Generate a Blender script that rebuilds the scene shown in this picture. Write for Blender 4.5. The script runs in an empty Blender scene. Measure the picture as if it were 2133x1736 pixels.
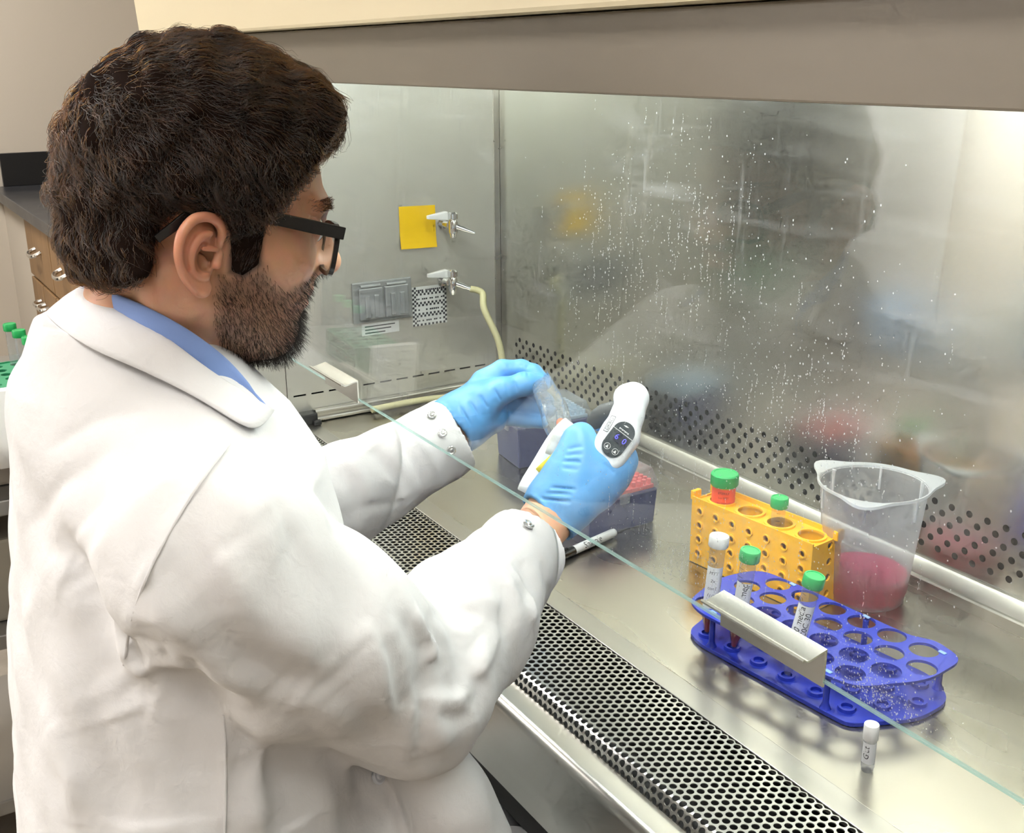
import bpy, bmesh, math, random
import numpy as np
from mathutils import Vector, Matrix
from mathutils.geometry import delaunay_2d_cdt

random.seed(7)
rng = np.random.default_rng(7)
scene = bpy.context.scene
COL = scene.collection
PI = math.pi

# ------------------------------------------------------------------ camera
# world: work surface of the cabinet is z = 0, x runs along the cabinet, y into it
CAM = np.array([0.0, 0.0, 0.62])
_yaw, _pit, _rol = math.radians(58.571), math.radians(18.131), math.radians(-0.456)
_F = np.array([-math.sin(_yaw)*math.cos(_pit), math.cos(_yaw)*math.cos(_pit), -math.sin(_pit)])
_R = np.array([math.cos(_yaw), math.sin(_yaw), 0.0])
_U = np.cross(_R, _F)
_R, _U = _R*math.cos(_rol)+_U*math.sin(_rol), -_R*math.sin(_rol)+_U*math.cos(_rol)
cam_data = bpy.data.cameras.new('camera')
cam = bpy.data.objects.new('camera', cam_data)
COL.objects.link(cam)
m = Matrix(((_R[0], _U[0], -_F[0], CAM[0]), (_R[1], _U[1], -_F[1], CAM[1]), (_R[2], _U[2], -_F[2], CAM[2]), (0, 0, 0, 1)))
cam.matrix_world = m
cam_data.sensor_fit = 'HORIZONTAL'
cam_data.sensor_width = 36.0
cam_data.lens = 36.0*2299.35/2133.0
cam_data.clip_start = 0.02
scene.camera = cam

# ------------------------------------------------------------------ view, world, room lights
scene.view_settings.view_transform = 'Standard'
scene.view_settings.look = 'None'
scene.view_settings.gamma = 1.0
scene.view_settings.use_curve_mapping = False
scene.view_settings.exposure = 0.12
scene.cycles.use_denoising = True
scene.cycles.max_bounces = 7
scene.cycles.diffuse_bounces = 3
scene.cycles.glossy_bounces = 4
scene.cycles.transmission_bounces = 4
scene.cycles.use_adaptive_sampling = True
scene.cycles.adaptive_threshold = 0.12
scene.cycles.adaptive_min_samples = 8
scene.cycles.transparent_max_bounces = 16
scene.cycles.caustics_reflective = False
scene.cycles.caustics_refractive = False
scene.cycles.sample_clamp_indirect = 6.0
world = bpy.data.worlds.new('world'); scene.world = world
world.use_nodes = True
world.node_tree.nodes['Background'].inputs[0].default_value = (0.9, 0.92, 1.0, 1)
world.node_tree.nodes['Background'].inputs[1].default_value = 0.25

FLOOR_Z, CEIL_Z = -0.78, 1.75
def area_lamp(name, loc, rot, sx, sy, power, color=(1, 1, 1)):
    l = bpy.data.lights.new(name, 'AREA'); l.shape = 'RECTANGLE'; l.size = sx; l.size_y = sy
    l.energy = power; l.color = color
    o = bpy.data.objects.new(name, l); COL.objects.link(o)
    o.location = loc; o.rotation_euler = rot
    return o
WARM = (1.0, 0.975, 0.945)
CEILING_AND_FILL_LAMPS = [(-0.2, -0.5, 18), (-1.9, -0.5, 17), (-3.4, -0.3, 40), (-0.2, -2.2, 13), (-1.9, -2.2, 9), (-3.6, -3.7, 220), (1.2, -0.5, 12)]  # the very strong far corner lamp is added to brighten the steel wall's reflection
for i, (x, y, w) in enumerate(CEILING_AND_FILL_LAMPS):
    area_lamp('ceiling_or_fill_lamp', (x, y, CEIL_Z-0.03), (0, 0, 0), 1.15, 0.55, w, WARM)
# ------------------------------------------------------------------ materials
def s2l(c):
    return tuple(((v/12.92) if v <= 0.04045 else ((v+0.055)/1.055)**2.4) for v in c)
def hexc(h):
    return s2l(tuple(int(h[i:i+2], 16)/255 for i in (0, 2, 4)))
MATS = {}
def mat(name, color=(0.8, 0.8, 0.8), rough=0.5, metal=0.0, noise=None, bump=None, trans=0.0, ior=1.45, sss=0.0, spec=0.5, coat=0.0, alpha=1.0, emit=None, stretch=(1, 1, 1), sheen=0.0, aniso=0.0):
    if name in MATS: return MATS[name]
    M = bpy.data.materials.new(name); M.use_nodes = True
    nt = M.node_tree; b = nt.nodes['Principled BSDF']
    b.inputs['Base Color'].default_value = (*color, 1)
    b.inputs['Roughness'].default_value = rough
    b.inputs['Metallic'].default_value = metal
    b.inputs['IOR'].default_value = ior
    b.inputs['Transmission Weight'].default_value = trans
    b.inputs['Specular IOR Level'].default_value = spec
    b.inputs['Coat Weight'].default_value = coat
    b.inputs['Alpha'].default_value = alpha
    b.inputs['Sheen Weight'].default_value = sheen
    b.inputs['Anisotropic'].default_value = aniso
    if sss:
        b.inputs['Subsurface Weight'].default_value = sss
        b.inputs['Subsurface Radius'].default_value = (0.01, 0.004, 0.002)
        b.inputs['Subsurface Scale'].default_value = 0.6
    if emit:
        b.inputs['Emission Color'].default_value = (*emit[0], 1); b.inputs['Emission Strength'].default_value = emit[1]
    if noise or bump:
        tc = nt.nodes.new('ShaderNodeTexCoord'); mp = nt.nodes.new('ShaderNodeMapping')
        mp.inputs['Scale'].default_value = stretch
        nt.links.new(tc.outputs['Object'], mp.inputs['Vector'])
    if noise:            # (scale, amount, second colour, roughness variation)
        n = nt.nodes.new('ShaderNodeTexNoise'); n.inputs['Scale'].default_value = noise[0]; n.inputs['Detail'].default_value = 2.0 if metal > 0.5 else 6
        nt.links.new(mp.outputs[0], n.inputs['Vector'])
        mx = nt.nodes.new('ShaderNodeMix'); mx.data_type = 'RGBA'
        mr = nt.nodes.new('ShaderNodeMapRange'); mr.inputs[1].default_value = 0.25; mr.inputs[2].default_value = 0.75
        mr.inputs[3].default_value = 0; mr.inputs[4].default_value = noise[1]
        nt.links.new(n.outputs['Fac'], mr.inputs[0]); nt.links.new(mr.outputs[0], mx.inputs['Factor'])
        mx.inputs[6].default_value = (*color, 1); mx.inputs[7].default_value = (*noise[2], 1)
        nt.links.new(mx.outputs[2], b.inputs['Base Color'])
        if len(noise) > 3:
            r = nt.nodes.new('ShaderNodeMapRange'); r.inputs[1].default_value = 0.2; r.inputs[2].default_value = 0.8
            r.inputs[3].default_value = max(0.02, rough-noise[3]); r.inputs[4].default_value = rough+noise[3]
            nt.links.new(n.outputs['Fac'], r.inputs[0]); nt.links.new(r.outputs[0], b.inputs['Roughness'])
    if bump:             # (scale, strength, distance)
        n2 = nt.nodes.new('ShaderNodeTexNoise'); n2.inputs['Scale'].default_value = bump[0]; n2.inputs['Detail'].default_value = 5
        nt.links.new(mp.outputs[0], n2.inputs['Vector'])
        bp = nt.nodes.new('ShaderNodeBump'); bp.inputs['Strength'].default_value = bump[1]; bp.inputs['Distance'].default_value = bump[2]
        nt.links.new(n2.outputs['Fac'], bp.inputs['Height']); nt.links.new(bp.outputs[0], b.inputs['Normal'])
    MATS[name] = M
    return M

def clear_mat(name, tint, gloss=0.04, rough=0.03, haze=0.0, haze_col=(1, 1, 1), haze_nodes=None, bump=None):
    """thin clear plastic or glass: a see-through tint with a Fresnel reflection and a little diffuse haze"""
    M = bpy.data.materials.new(name); M.use_nodes = True
    nt = M.node_tree; nt.nodes.clear()
    out = nt.nodes.new('ShaderNodeOutputMaterial')
    tr = nt.nodes.new('ShaderNodeBsdfTransparent'); tr.inputs[0].default_value = (*tint, 1)
    gl = nt.nodes.new('ShaderNodeBsdfGlossy'); gl.inputs['Roughness'].default_value = rough
    fr = nt.nodes.new('ShaderNodeFresnel')
    ge = nt.nodes.new('ShaderNodeNewGeometry'); mr = nt.nodes.new('ShaderNodeMapRange')     # same reflectance on both faces of the sheet
    mr.inputs[3].default_value = 1.45; mr.inputs[4].default_value = 1/1.45
    nt.links.new(ge.outputs['Backfacing'], mr.inputs[0]); nt.links.new(mr.outputs[0], fr.inputs[0])
    mx = nt.nodes.new('ShaderNodeMixShader')
    nt.links.new(fr.outputs[0], mx.inputs[0]); nt.links.new(tr.outputs[0], mx.inputs[1]); nt.links.new(gl.outputs[0], mx.inputs[2])
    last = mx
    if bump:
        tc = nt.nodes.new('ShaderNodeTexCoord'); nn_ = nt.nodes.new('ShaderNodeTexNoise'); nn_.inputs['Scale'].default_value = bump[0]; nn_.inputs['Detail'].default_value = 3
        bb = nt.nodes.new('ShaderNodeBump'); bb.inputs['Strength'].default_value = bump[1]; bb.inputs['Distance'].default_value = bump[2]
        nt.links.new(tc.outputs['Object'], nn_.inputs['Vector']); nt.links.new(nn_.outputs['Fac'], bb.inputs['Height']); nt.links.new(bb.outputs[0], gl.inputs['Normal'])
    if haze or haze_nodes:
        df = nt.nodes.new('ShaderNodeBsdfDiffuse'); df.inputs[0].default_value = (*haze_col, 1)
        tl = nt.nodes.new('ShaderNodeBsdfTranslucent'); tl.inputs[0].default_value = (*haze_col, 1)
        ad = nt.nodes.new('ShaderNodeMixShader'); ad.inputs[0].default_value = 0.5
        nt.links.new(df.outputs[0], ad.inputs[1]); nt.links.new(tl.outputs[0], ad.inputs[2])
        m2 = nt.nodes.new('ShaderNodeMixShader'); m2.inputs[0].default_value = haze
        if haze_nodes: nt.links.new(haze_nodes(nt), m2.inputs[0])
        nt.links.new(mx.outputs[0], m2.inputs[1]); nt.links.new(ad.outputs[0], m2.inputs[2]); last = m2
    nt.links.new(last.outputs[0], out.inputs[0])
    MATS[name] = M
    return M

# ------------------------------------------------------------------ mesh helpers
class MB:
    def __init__(s): s.v = []; s.f = []
    def add(s, v, f):
        n = len(s.v); s.v += [tuple(map(float, p)) for p in v]; s.f += [tuple(i+n for i in q) for q in f]; return s
    def box(s, lo, hi, rot=None, piv=None):
        x0, y0, z0 = lo; x1, y1, z1 = hi
        v = [(x0,y0,z0),(x1,y0,z0),(x1,y1,z0),(x0,y1,z0),(x0,y0,z1),(x1,y0,z1),(x1,y1,z1),(x0,y1,z1)]
        if rot is not None:
            v = [tuple(rot @ (Vector(p)-Vector(piv)) + Vector(piv)) for p in v]
        return s.add(v, [(0,3,2,1),(4,5,6,7),(0,1,5,4),(1,2,6,5),(2,3,7,6),(3,0,4,7)])
    def rings(s, rings, cap0=True, cap1=True, close=True):
        n = len(rings[0]); v = [p for r in rings for p in r]; f = []
        for i in range(len(rings)-1):
            for j in range(n if close else n-1):
                k = (j+1) % n
                f.append((i*n+j, i*n+k, (i+1)*n+k, (i+1)*n+j))
        if cap0: f.append(tuple(reversed(range(n))))
        if cap1: f.append(tuple(range((len(rings)-1)*n, len(rings)*n)))
        return s.add(v, f)
    def tube(s, pts, r, n=10, caps=True):
        pts = [Vector(p) for p in pts]; rr = r if isinstance(r, (list, tuple)) else [r]*len(pts)
        rings = []; up = None
        for i, p in enumerate(pts):
            t = (pts[min(i+1, len(pts)-1)]-pts[max(i-1, 0)]).normalized()
            if up is None:
                up = Vector((0, 0, 1)) if abs(t.z) < 0.9 else Vector((1, 0, 0))
            a = t.cross(up); a.normalize(); up = a.cross(t); up.normalize()
            rings.append([tuple(p+(a*math.cos(2*PI*k/n)+up*math.sin(2*PI*k/n))*rr[i]) for k in range(n)])
        return s.rings(rings, caps, caps)
    def lathe(s, prof, n=24, loc=(0, 0, 0), cap0=True, cap1=True):
        rings = [[(loc[0]+r*math.cos(2*PI*k/n), loc[1]+r*math.sin(2*PI*k/n), loc[2]+z) for k in range(n)] for r, z in prof]
        return s.rings(rings, cap0, cap1)
    def prism(s, poly, z0, z1):
        n = len(poly)
        return s.rings([[(x, y, z0) for x, y in poly], [(x, y, z1) for x, y in poly]])
    def xform(s, M):
        s.v = [tuple(M @ Vector(p)) for p in s.v]; return s
    def build(s, name, material, parent=None, smooth=None, bevel=None, loc=None):
        me = bpy.data.meshes.new(name); me.from_pydata(s.v, [], s.f); me.update()
        return link(name, me, material, parent, smooth, bevel)
def fix_normals(me):
    bm = bmesh.new(); bm.from_mesh(me); bmesh.ops.recalc_face_normals(bm, faces=bm.faces); bm.to_mesh(me); bm.free()
def link(name, me, material=None, parent=None, smooth=None, bevel=None, fix=True):
    if fix: fix_normals(me)
    if bevel:
        bm = bmesh.new(); bm.from_mesh(me)
        bmesh.ops.remove_doubles(bm, verts=bm.verts, dist=1e-6)
        ed = [e for e in bm.edges if len(e.link_faces) == 2 and e.calc_face_angle(0) > 0.6]
        bmesh.ops.bevel(bm, geom=ed, offset=bevel, segments=2, affect='EDGES', profile=0.6, clamp_overlap=True)
        bm.to_mesh(me); bm.free()
    if material is not None: me.materials.append(material)
    if smooth is not None:
        me.polygons.foreach_set('use_smooth', [True]*len(me.polygons))
        if smooth < 179:
            me.set_sharp_from_angle(angle=math.radians(smooth))
    o = bpy.data.objects.new(name, me); COL.objects.link(o)
    if parent is not None: o.parent = parent
    return o
def empty(name, loc=(0, 0, 0), rz=0.0):
    o = bpy.data.objects.new(name, None); COL.objects.link(o); o.location = loc; o.rotation_euler = (0, 0, rz); o.empty_display_size = 0.02
    return o
def tag(o, label=None, cat=None, group=None, kind=None):
    if label: o['label'] = label
    if cat: o['category'] = cat
    if group: o['group'] = group
    if kind: o['kind'] = kind
    return o
def circle(cx, cy, r, n=20, a0=0.0):
    return [(cx+r*math.cos(a0+2*PI*k/n), cy+r*math.sin(a0+2*PI*k/n)) for k in range(n)]
def round_poly(poly, r, n=5):
    out = []; N = len(poly)
    for i in range(N):
        p0, p, p1 = Vector(poly[i-1]), Vector(poly[i]), Vector(poly[(i+1) % N])
        a = (p0-p); b = (p1-p); rr = r[i] if isinstance(r, (list, tuple)) else r
        k = min(rr, a.length*0.45, b.length*0.45); a.normalize(); b.normalize()
        s, e = p+a*k, p+b*k
        for j in range(n+1):
            t = j/n; out.append(tuple(s*(1-t)**2+p*2*t*(1-t)+e*t*t))
    return out
def inside(pt, poly):
    x, y = pt; c = False; n = len(poly)
    for i in range(n):
        x0, y0 = poly[i]; x1, y1 = poly[i-1]
        if (y0 > y) != (y1 > y) and x < (x1-x0)*(y-y0)/(y1-y0)+x0: c = not c
    return c
def plate(outline, holes, z0, z1):
    """flat plate with holes cut right through it"""
    pts = []; edges = []
    for loop in [outline]+holes:
        n0 = len(pts); pts += [Vector(p) for p in loop]
        edges += [(n0+i, n0+(i+1) % len(loop)) for i in range(len(loop))]
    vs, es, fs, ov, oe, of = delaunay_2d_cdt(pts, edges, [], 1, 1e-7)
    hc = [(sum(p[0] for p in h)/len(h), sum(p[1] for p in h)/len(h), max(math.hypot(p[0]-h[0][0], p[1]-h[0][1]) for p in h)) for h in holes]
    keep = []
    for f in fs:
        cx = sum(vs[i].x for i in f)/len(f); cy = sum(vs[i].y for i in f)/len(f)
        ok = True
        for h, (hx, hy, hd) in zip(holes, hc):
            if math.hypot(cx-hx, cy-hy) < hd and inside((cx, cy), h): ok = False; break
        if ok: keep.append(tuple(f))
    n = len(vs); mb = MB()
    v = [(p.x, p.y, z0) for p in vs]+[(p.x, p.y, z1) for p in vs]
    f = [tuple(reversed(q)) for q in keep]+[tuple(i+n for i in q) for q in keep]
    cnt = {}
    for q in keep:
        for i in range(len(q)):
            a, b = q[i], q[(i+1) % len(q)]
            cnt[(a, b)] = cnt.get((a, b), 0)+1
    for (a, b) in cnt:
        if (b, a) not in cnt: f.append((a, b, b+n, a+n))
    mb.add(v, f)
    return mb
def np_mesh(name, v, f):
    me = bpy.data.meshes.new(name)
    me.from_pydata(np.asarray(v).tolist(), [], np.asarray(f).tolist() if not isinstance(f, list) else f); me.update()
    return me
def text_mesh(txt, size, font_shear=0.0, spacing=1.0, align='CENTER'):
    c = bpy.data.curves.new('t', 'FONT'); c.body = txt; c.size = size; c.shear = font_shear; c.space_character = spacing
    c.align_x = align; c.align_y = 'CENTER'; c.resolution_u = 3
    o = bpy.data.objects.new('t', c); COL.objects.link(o)
    dg = bpy.context.evaluated_depsgraph_get(); me = bpy.data.meshes.new_from_object(o.evaluated_get(dg))
    v = [tuple(p.co) for p in me.vertices]; f = [tuple(p.vertices) for p in me.polygons]
    bpy.data.objects.remove(o); bpy.data.curves.remove(c); bpy.data.meshes.remove(me)
    return v, f
def basis(xa, ya, loc):
    xa = Vector(xa).normalized(); ya = Vector(ya); ya = (ya-xa*ya.dot(xa)).normalized(); za = xa.cross(ya)
    return Matrix(((xa[0], ya[0], za[0], loc[0]), (xa[1], ya[1], za[1], loc[1]), (xa[2], ya[2], za[2], loc[2]), (0, 0, 0, 1)))
def decal(txt, size, M, material, parent, name='lettering', shear=0.0, lift=0.0003, bend=None):
    """flat lettering laid on a surface; bend = radius of the cylinder (axis along local x) it is wrapped on"""
    v, f = text_mesh(txt, size, shear)
    if bend:
        v = [(x, bend*math.sin(y/bend), bend*math.cos(y/bend)+lift) for x, y, z in v]
    else:
        v = [(x, y, lift) for x, y, z in v]
    mb = MB(); mb.add([tuple(M @ Vector(p)) for p in v], f)
    me = bpy.data.meshes.new(name); me.from_pydata(mb.v, [], mb.f); me.update()
    return link(name, me, material, parent, fix=False)

# ------------------------------------------------------------------ signed-distance sculpting (for the person)
import openvdb
class Field:
    """blends rounded primitives on a voxel grid and returns one continuous skin"""
    def __init__(s, lo, hi, h, margin=0.01):
        s.mg = margin
        s.lo = np.array(lo, np.float32); s.h = h
        s.n = np.ceil((np.array(hi)-np.array(lo))/h).astype(int)+1
        s.a = np.full(tuple(s.n), max(0.05, margin), np.float32)
        s.ax = [(s.lo[i]+np.arange(s.n[i])*h).astype(np.float32) for i in range(3)]
    def block(s, lo, hi):
        i0 = np.clip(np.floor((np.array(lo)-s.lo)/s.h).astype(int), 0, s.n-1); i1 = np.clip(np.ceil((np.array(hi)-s.lo)/s.h).astype(int)+1, 1, s.n)
        sl = tuple(slice(a, b) for a, b in zip(i0, i1))
        X, Y, Z = np.meshgrid(s.ax[0][sl[0]], s.ax[1][sl[1]], s.ax[2][sl[2]], indexing='ij', sparse=True)
        return sl, X, Y, Z
    def _mix(s, sl, d, k, op):
        a = s.a[sl]
        if op == '+':
            if k > 0:
                h = np.maximum(k-np.abs(a-d), 0)/k; s.a[sl] = np.minimum(a, d)-h*h*k*0.25
            else: s.a[sl] = np.minimum(a, d)
        else:
            d = -d
            if k > 0:
                h = np.maximum(k-np.abs(a-d), 0)/k; s.a[sl] = np.maximum(a, d)+h*h*k*0.25
            else: s.a[sl] = np.maximum(a, d)
    def cone(s, p, q, r0, r1=None, k=0.0, op='+'):
        r1 = r0 if r1 is None else r1
        p = np.array(p, np.float32); q = np.array(q, np.float32); m = max(r0, r1)+max(k, s.mg)+2*s.h
        sl, X, Y, Z = s.block(np.minimum(p, q)-m, np.maximum(p, q)+m)
        d = q-p; L2 = float(d@d)+1e-12
        t = np.clip(((X-p[0])*d[0]+(Y-p[1])*d[1]+(Z-p[2])*d[2])/L2, 0, 1)
        D = np.sqrt((X-p[0]-t*d[0])**2+(Y-p[1]-t*d[1])**2+(Z-p[2]-t*d[2])**2)-(r0+(r1-r0)*t)
        s._mix(sl, D, k, op); return s
    def chain(s, pts, rad, k=0.0, op='+'):
        for i in range(len(pts)-1): s.cone(pts[i], pts[i+1], rad[i], rad[i+1], k, op)
        return s
    def ell(s, c, rad, k=0.0, op='+', R=None):
        c = np.array(c, np.float32); m = max(rad)+max(k, s.mg)+2*s.h
        sl, X, Y, Z = s.block(c-m, c+m)
        x, y, z = X-c[0], Y-c[1], Z-c[2]
        if R is not None:
            R = np.array(R, np.float32)          # rows = local axes
            x, y, z = (R[0][0]*x+R[0][1]*y+R[0][2]*z), (R[1][0]*x+R[1][1]*y+R[1][2]*z), (R[2][0]*x+R[2][1]*y+R[2][2]*z)
        k0 = np.sqrt((x/rad[0])**2+(y/rad[1])**2+(z/rad[2])**2); k1 = np.sqrt((x/rad[0]**2)**2+(y/rad[1]**2)**2+(z/rad[2]**2)**2)+1e-9
        s._mix(sl, k0*(k0-1)/k1, k, op); return s
    def add_fn(s, lo, hi, fn):
        sl, X, Y, Z = s.block(lo, hi); s.a[sl] += fn(X, Y, Z).astype(np.float32); return s
    def mesh(s, smooth=0):
        g = openvdb.FloatGrid(0.05)
        g.copyFromArray(np.clip(s.a, -0.05, 0.05))
        pts, quads = g.convertToQuads(0.0)
        v = pts.astype(np.float64)*s.h+s.lo
        f = quads.astype(np.int64)
        for _ in range(smooth):
            acc = np.zeros_like(v); cnt = np.zeros(len(v))
            for a, b in ((0, 1), (1, 2), (2, 3), (3, 0)):
                np.add.at(acc, f[:, a], v[f[:, b]]); np.add.at(acc, f[:, b], v[f[:, a]])
                np.add.at(cnt, f[:, a], 1); np.add.at(cnt, f[:, b], 1)
            v = 0.5*v+0.5*acc/np.maximum(cnt, 1)[:, None]
        return v, f
def quad_mesh(name, parts, material, parent, props=None):
    V = []; Fq = []; n = 0
    for v, f in parts:
        V.append(v); Fq.append(f+n); n += len(v)
    V = np.vstack(V); Fq = np.vstack(Fq)
    me = bpy.data.meshes.new(name)
    me.vertices.add(len(V)); me.vertices.foreach_set('co', V.astype(np.float32).ravel())
    me.loops.add(len(Fq)*4); me.loops.foreach_set('vertex_index', Fq.astype(np.int32).ravel())
    me.polygons.add(len(Fq)); me.polygons.foreach_set('loop_start', np.arange(0, len(Fq)*4, 4, dtype=np.int32))
    try: me.polygons.foreach_set('loop_total', np.full(len(Fq), 4, np.int32))
    except Exception: pass
    me.update(calc_edges=True); me.validate()
    return link(name, me, material, parent, smooth=180), V, Fq
# ------------------------------------------------------------------ shared materials
def steel_mat(name, col, rough, sx, sy, sz, var=0.10, bump_s=0.06, metal=1.0):
    M = mat(name, col, rough, metal, noise=(4.0, 0.45, tuple(c*0.78 for c in col), var), stretch=(sx, sy, sz))
    return M
STEEL_WALL = steel_mat('brushed_steel_wall', (0.60, 0.60, 0.56), 0.21, 1, 1, 1.0, 0.05, 0.04, 1.0)
STEEL_SIDE = steel_mat('brushed_steel_side', (0.68, 0.67, 0.62), 0.42, 1, 1, 1, 0.06, 0.04, 0.82)
STEEL_FLOOR = steel_mat('worn_steel_floor', (0.55, 0.52, 0.455), 0.28, 1, 2.2, 1, 0.10, 0.05)
STEEL_TRIM = steel_mat('steel_trim', (0.56, 0.54, 0.50), 0.30, 0.3, 6, 6, 0.05, 0.03)
STEEL_GRILLE = mat('grille_steel', (0.62, 0.61, 0.58), 0.28, 1.0)
CHROME = mat('chrome', (0.78, 0.78, 0.78), 0.12, 1.0)
DARK = mat('dark_plenum', (0.012, 0.012, 0.013), 0.7)
DARKGREY = mat('dark_base', (0.05, 0.05, 0.05), 0.45, 0.3)
TAUPE = mat('taupe_enamel', hexc('726a5d'), 0.45, 0.0, noise=(1.5, 0.4, hexc('6c6457')), bump=(400, 0.04, 0.001))
CREAM = mat('cream_enamel', hexc('d3c7a8'), 0.5, noise=(2, 0.3, hexc('cbbe9e')))
BLACK = mat('black_plastic', (0.012, 0.012, 0.013), 0.3)
INK = mat('black_ink', (0.015, 0.015, 0.02), 0.6)
WHITE_PL = mat('white_plastic', (0.86, 0.87, 0.88), 0.32)
PAPER = mat('white_paper', (0.84, 0.84, 0.82), 0.7)

# ------------------------------------------------------------------ the room
def struct(o): o['kind'] = 'structure'; return o
WALLP = mat('painted_wall', hexc('c9bfb0'), 0.7, noise=(1.2, 0.35, hexc('c2b8a8')), bump=(220, 0.05, 0.002))
CEILM = mat('ceiling_tile', (0.82, 0.81, 0.78), 0.8)
CONC = mat('concrete_floor', hexc('a89f92'), 0.55, noise=(9, 0.8, hexc('6f675c'), 0.1), bump=(30, 0.1, 0.003))
XL, XR, YB, YF = -4.25, 2.2, 1.32, -4.6
struct(MB().box((XL-.1, YF-.1, FLOOR_Z-.1), (XR+.1, YB+.1, FLOOR_Z)).build('floor', CONC))
struct(MB().box((XL-.1, YF-.1, CEIL_Z), (XR+.1, YB+.1, CEIL_Z+.1)).build('ceiling', CEILM))
struct(MB().box((XL-.1, YF, FLOOR_Z), (XL, YB, CEIL_Z)).build('wall_left', WALLP))
struct(MB().box((XR, YF, FLOOR_Z), (XR+.1, YB, CEIL_Z)).build('wall_right', WALLP))
struct(MB().box((XL, YB, FLOOR_Z), (XR, YB+.1, CEIL_Z)).build('wall_back', WALLP))
struct(MB().box((XL, YF-.1, FLOOR_Z), (XR, YF, CEIL_Z)).build('wall_front', WALLP))

reflector_o = MB().box((XL+.003, -4.55, -0.55), (XL+.023, -2.84, 1.45)).build('reflector', mat('reflector_white', (0.86, 0.88, 0.9), 0.3), bevel=.004)  # added white panel, out of view, brightens what the steel wall mirrors
tag(reflector_o, 'added unseen white whiteboard mirrored as the bright area at the right of the steel wall', 'reflector')
# ------------------------------------------------------------------ biosafety cabinet
bsc = empty('biosafety_cabinet', (-0.88, 0.9, FLOOR_Z))
tag(bsc, 'stainless steel biosafety cabinet with raised glass sash, perforated grille and taupe header', 'cabinet')
def part(o, p):
    o.parent = p; o.matrix_parent_inverse = Matrix.Translation(-Vector(p.location)) if p.type == 'EMPTY' else Matrix.Identity(4)
    return o
X0, X1, Y1 = -1.79, 0.10, 1.07
part(MB().box((X0, 0.676, -0.006), (X1, 1.0495, 0.0)).build('work_surface', STEEL_FLOOR, bevel=0.0008), bsc)
part(MB().box((X0, 0.6475, -0.006), (X1, 0.6755, 0.0012)).build('front_rim', STEEL_TRIM, bevel=0.0008), bsc)
part(MB().box((X0-.16, 0.51, -0.15), (X1, 1.2, -0.101)).build('drain_pan', DARKGREY), bsc)

# perforated air grille: hexagonal cells mapped along a bent section
pit = 0.0093; rowp = pit*math.sqrt(3)/2; hr = 0.0036
prof_len = 0.100; bend_r = 0.010
def grille_map(s, w):           # s = distance from the rear edge, w = inwards thickness
    y0, z0 = 0.647, 0.0
    if s < prof_len: return (y0-s, z0-w)
    a = min((s-prof_len)/bend_r, 1.25); r = bend_r-w
    ex = max(0, (s-prof_len)-1.25*bend_r)
    return (y0-prof_len-math.sin(a)*r-ex*math.cos(1.25), z0-bend_r+math.cos(a)*r-ex*math.sin(1.25))
nrow = 15; ncol = int((X1-X0)/pit)
hexo = []
for k in range(12):
    a = PI/6*k
    R_ = pit/2/math.cos(((a+PI/6) % (PI/3))-PI/6)
    hexo.append((R_*math.cos(a), R_*math.sin(a), hr*math.cos(a), hr*math.sin(a)))
gv = []; gf = []
for r_ in range(nrow):
    for c_ in range(ncol):
        cx = X0+pit*(0.6+c_+0.5*(r_ % 2)); cs = rowp*(r_+0.6)
        if cx > X1-pit: continue
        n = len(gv)
        for ox, os_, ix, is_ in hexo:
            y, z = grille_map(cs+os_, 0); gv.append((cx+ox, y, z))
        for ox, os_, ix, is_ in hexo:
            y, z = grille_map(cs+is_, 0); gv.append((cx+ix, y, z))
        for ox, os_, ix, is_ in hexo:
            y, z = grille_map(cs+is_, 0.0012); gv.append((cx+ix, y, z))
        for k in range(12):
            j = (k+1) % 12
            gf.append((n+k, n+j, n+12+j, n+12+k)); gf.append((n+12+k, n+12+j, n+24+j, n+24+k))
gm = bpy.data.meshes.new('air_grille'); gm.from_pydata(gv, [], gf); gm.update()
part(link('air_grille', gm, STEEL_GRILLE, None, fix=False), bsc)
# steel sill with rounded nose in front of the grille
prof = [(0.5335, -0.030), (0.5335, -0.012), (0.508, -0.008)]
for k in range(7):
    a = PI/2*k/6; prof.append((0.508-0.010*math.sin(a), -0.018+0.010*math.cos(a)))
prof += [(0.494, -0.100), (0.505, -0.100), (0.505, -0.03)]
sill = MB().rings([[(X0-.16, y, z) for y, z in prof], [(X1+.16, y, z) for y, z in prof]])
part(sill.build('front_sill', STEEL_TRIM, smooth=40), bsc)
part(MB().box((X0-.16, 0.92, FLOOR_Z+.1), (X1+.16, 1.2, -0.101)).build('base', DARKGREY), bsc)
for x in (X0-.1, X1+.1):
    part(MB().box((x-.04, 0.6, FLOOR_Z), (x+.04, 1.1, FLOOR_Z+.1)).build('foot', DARKGREY), bsc)

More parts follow.
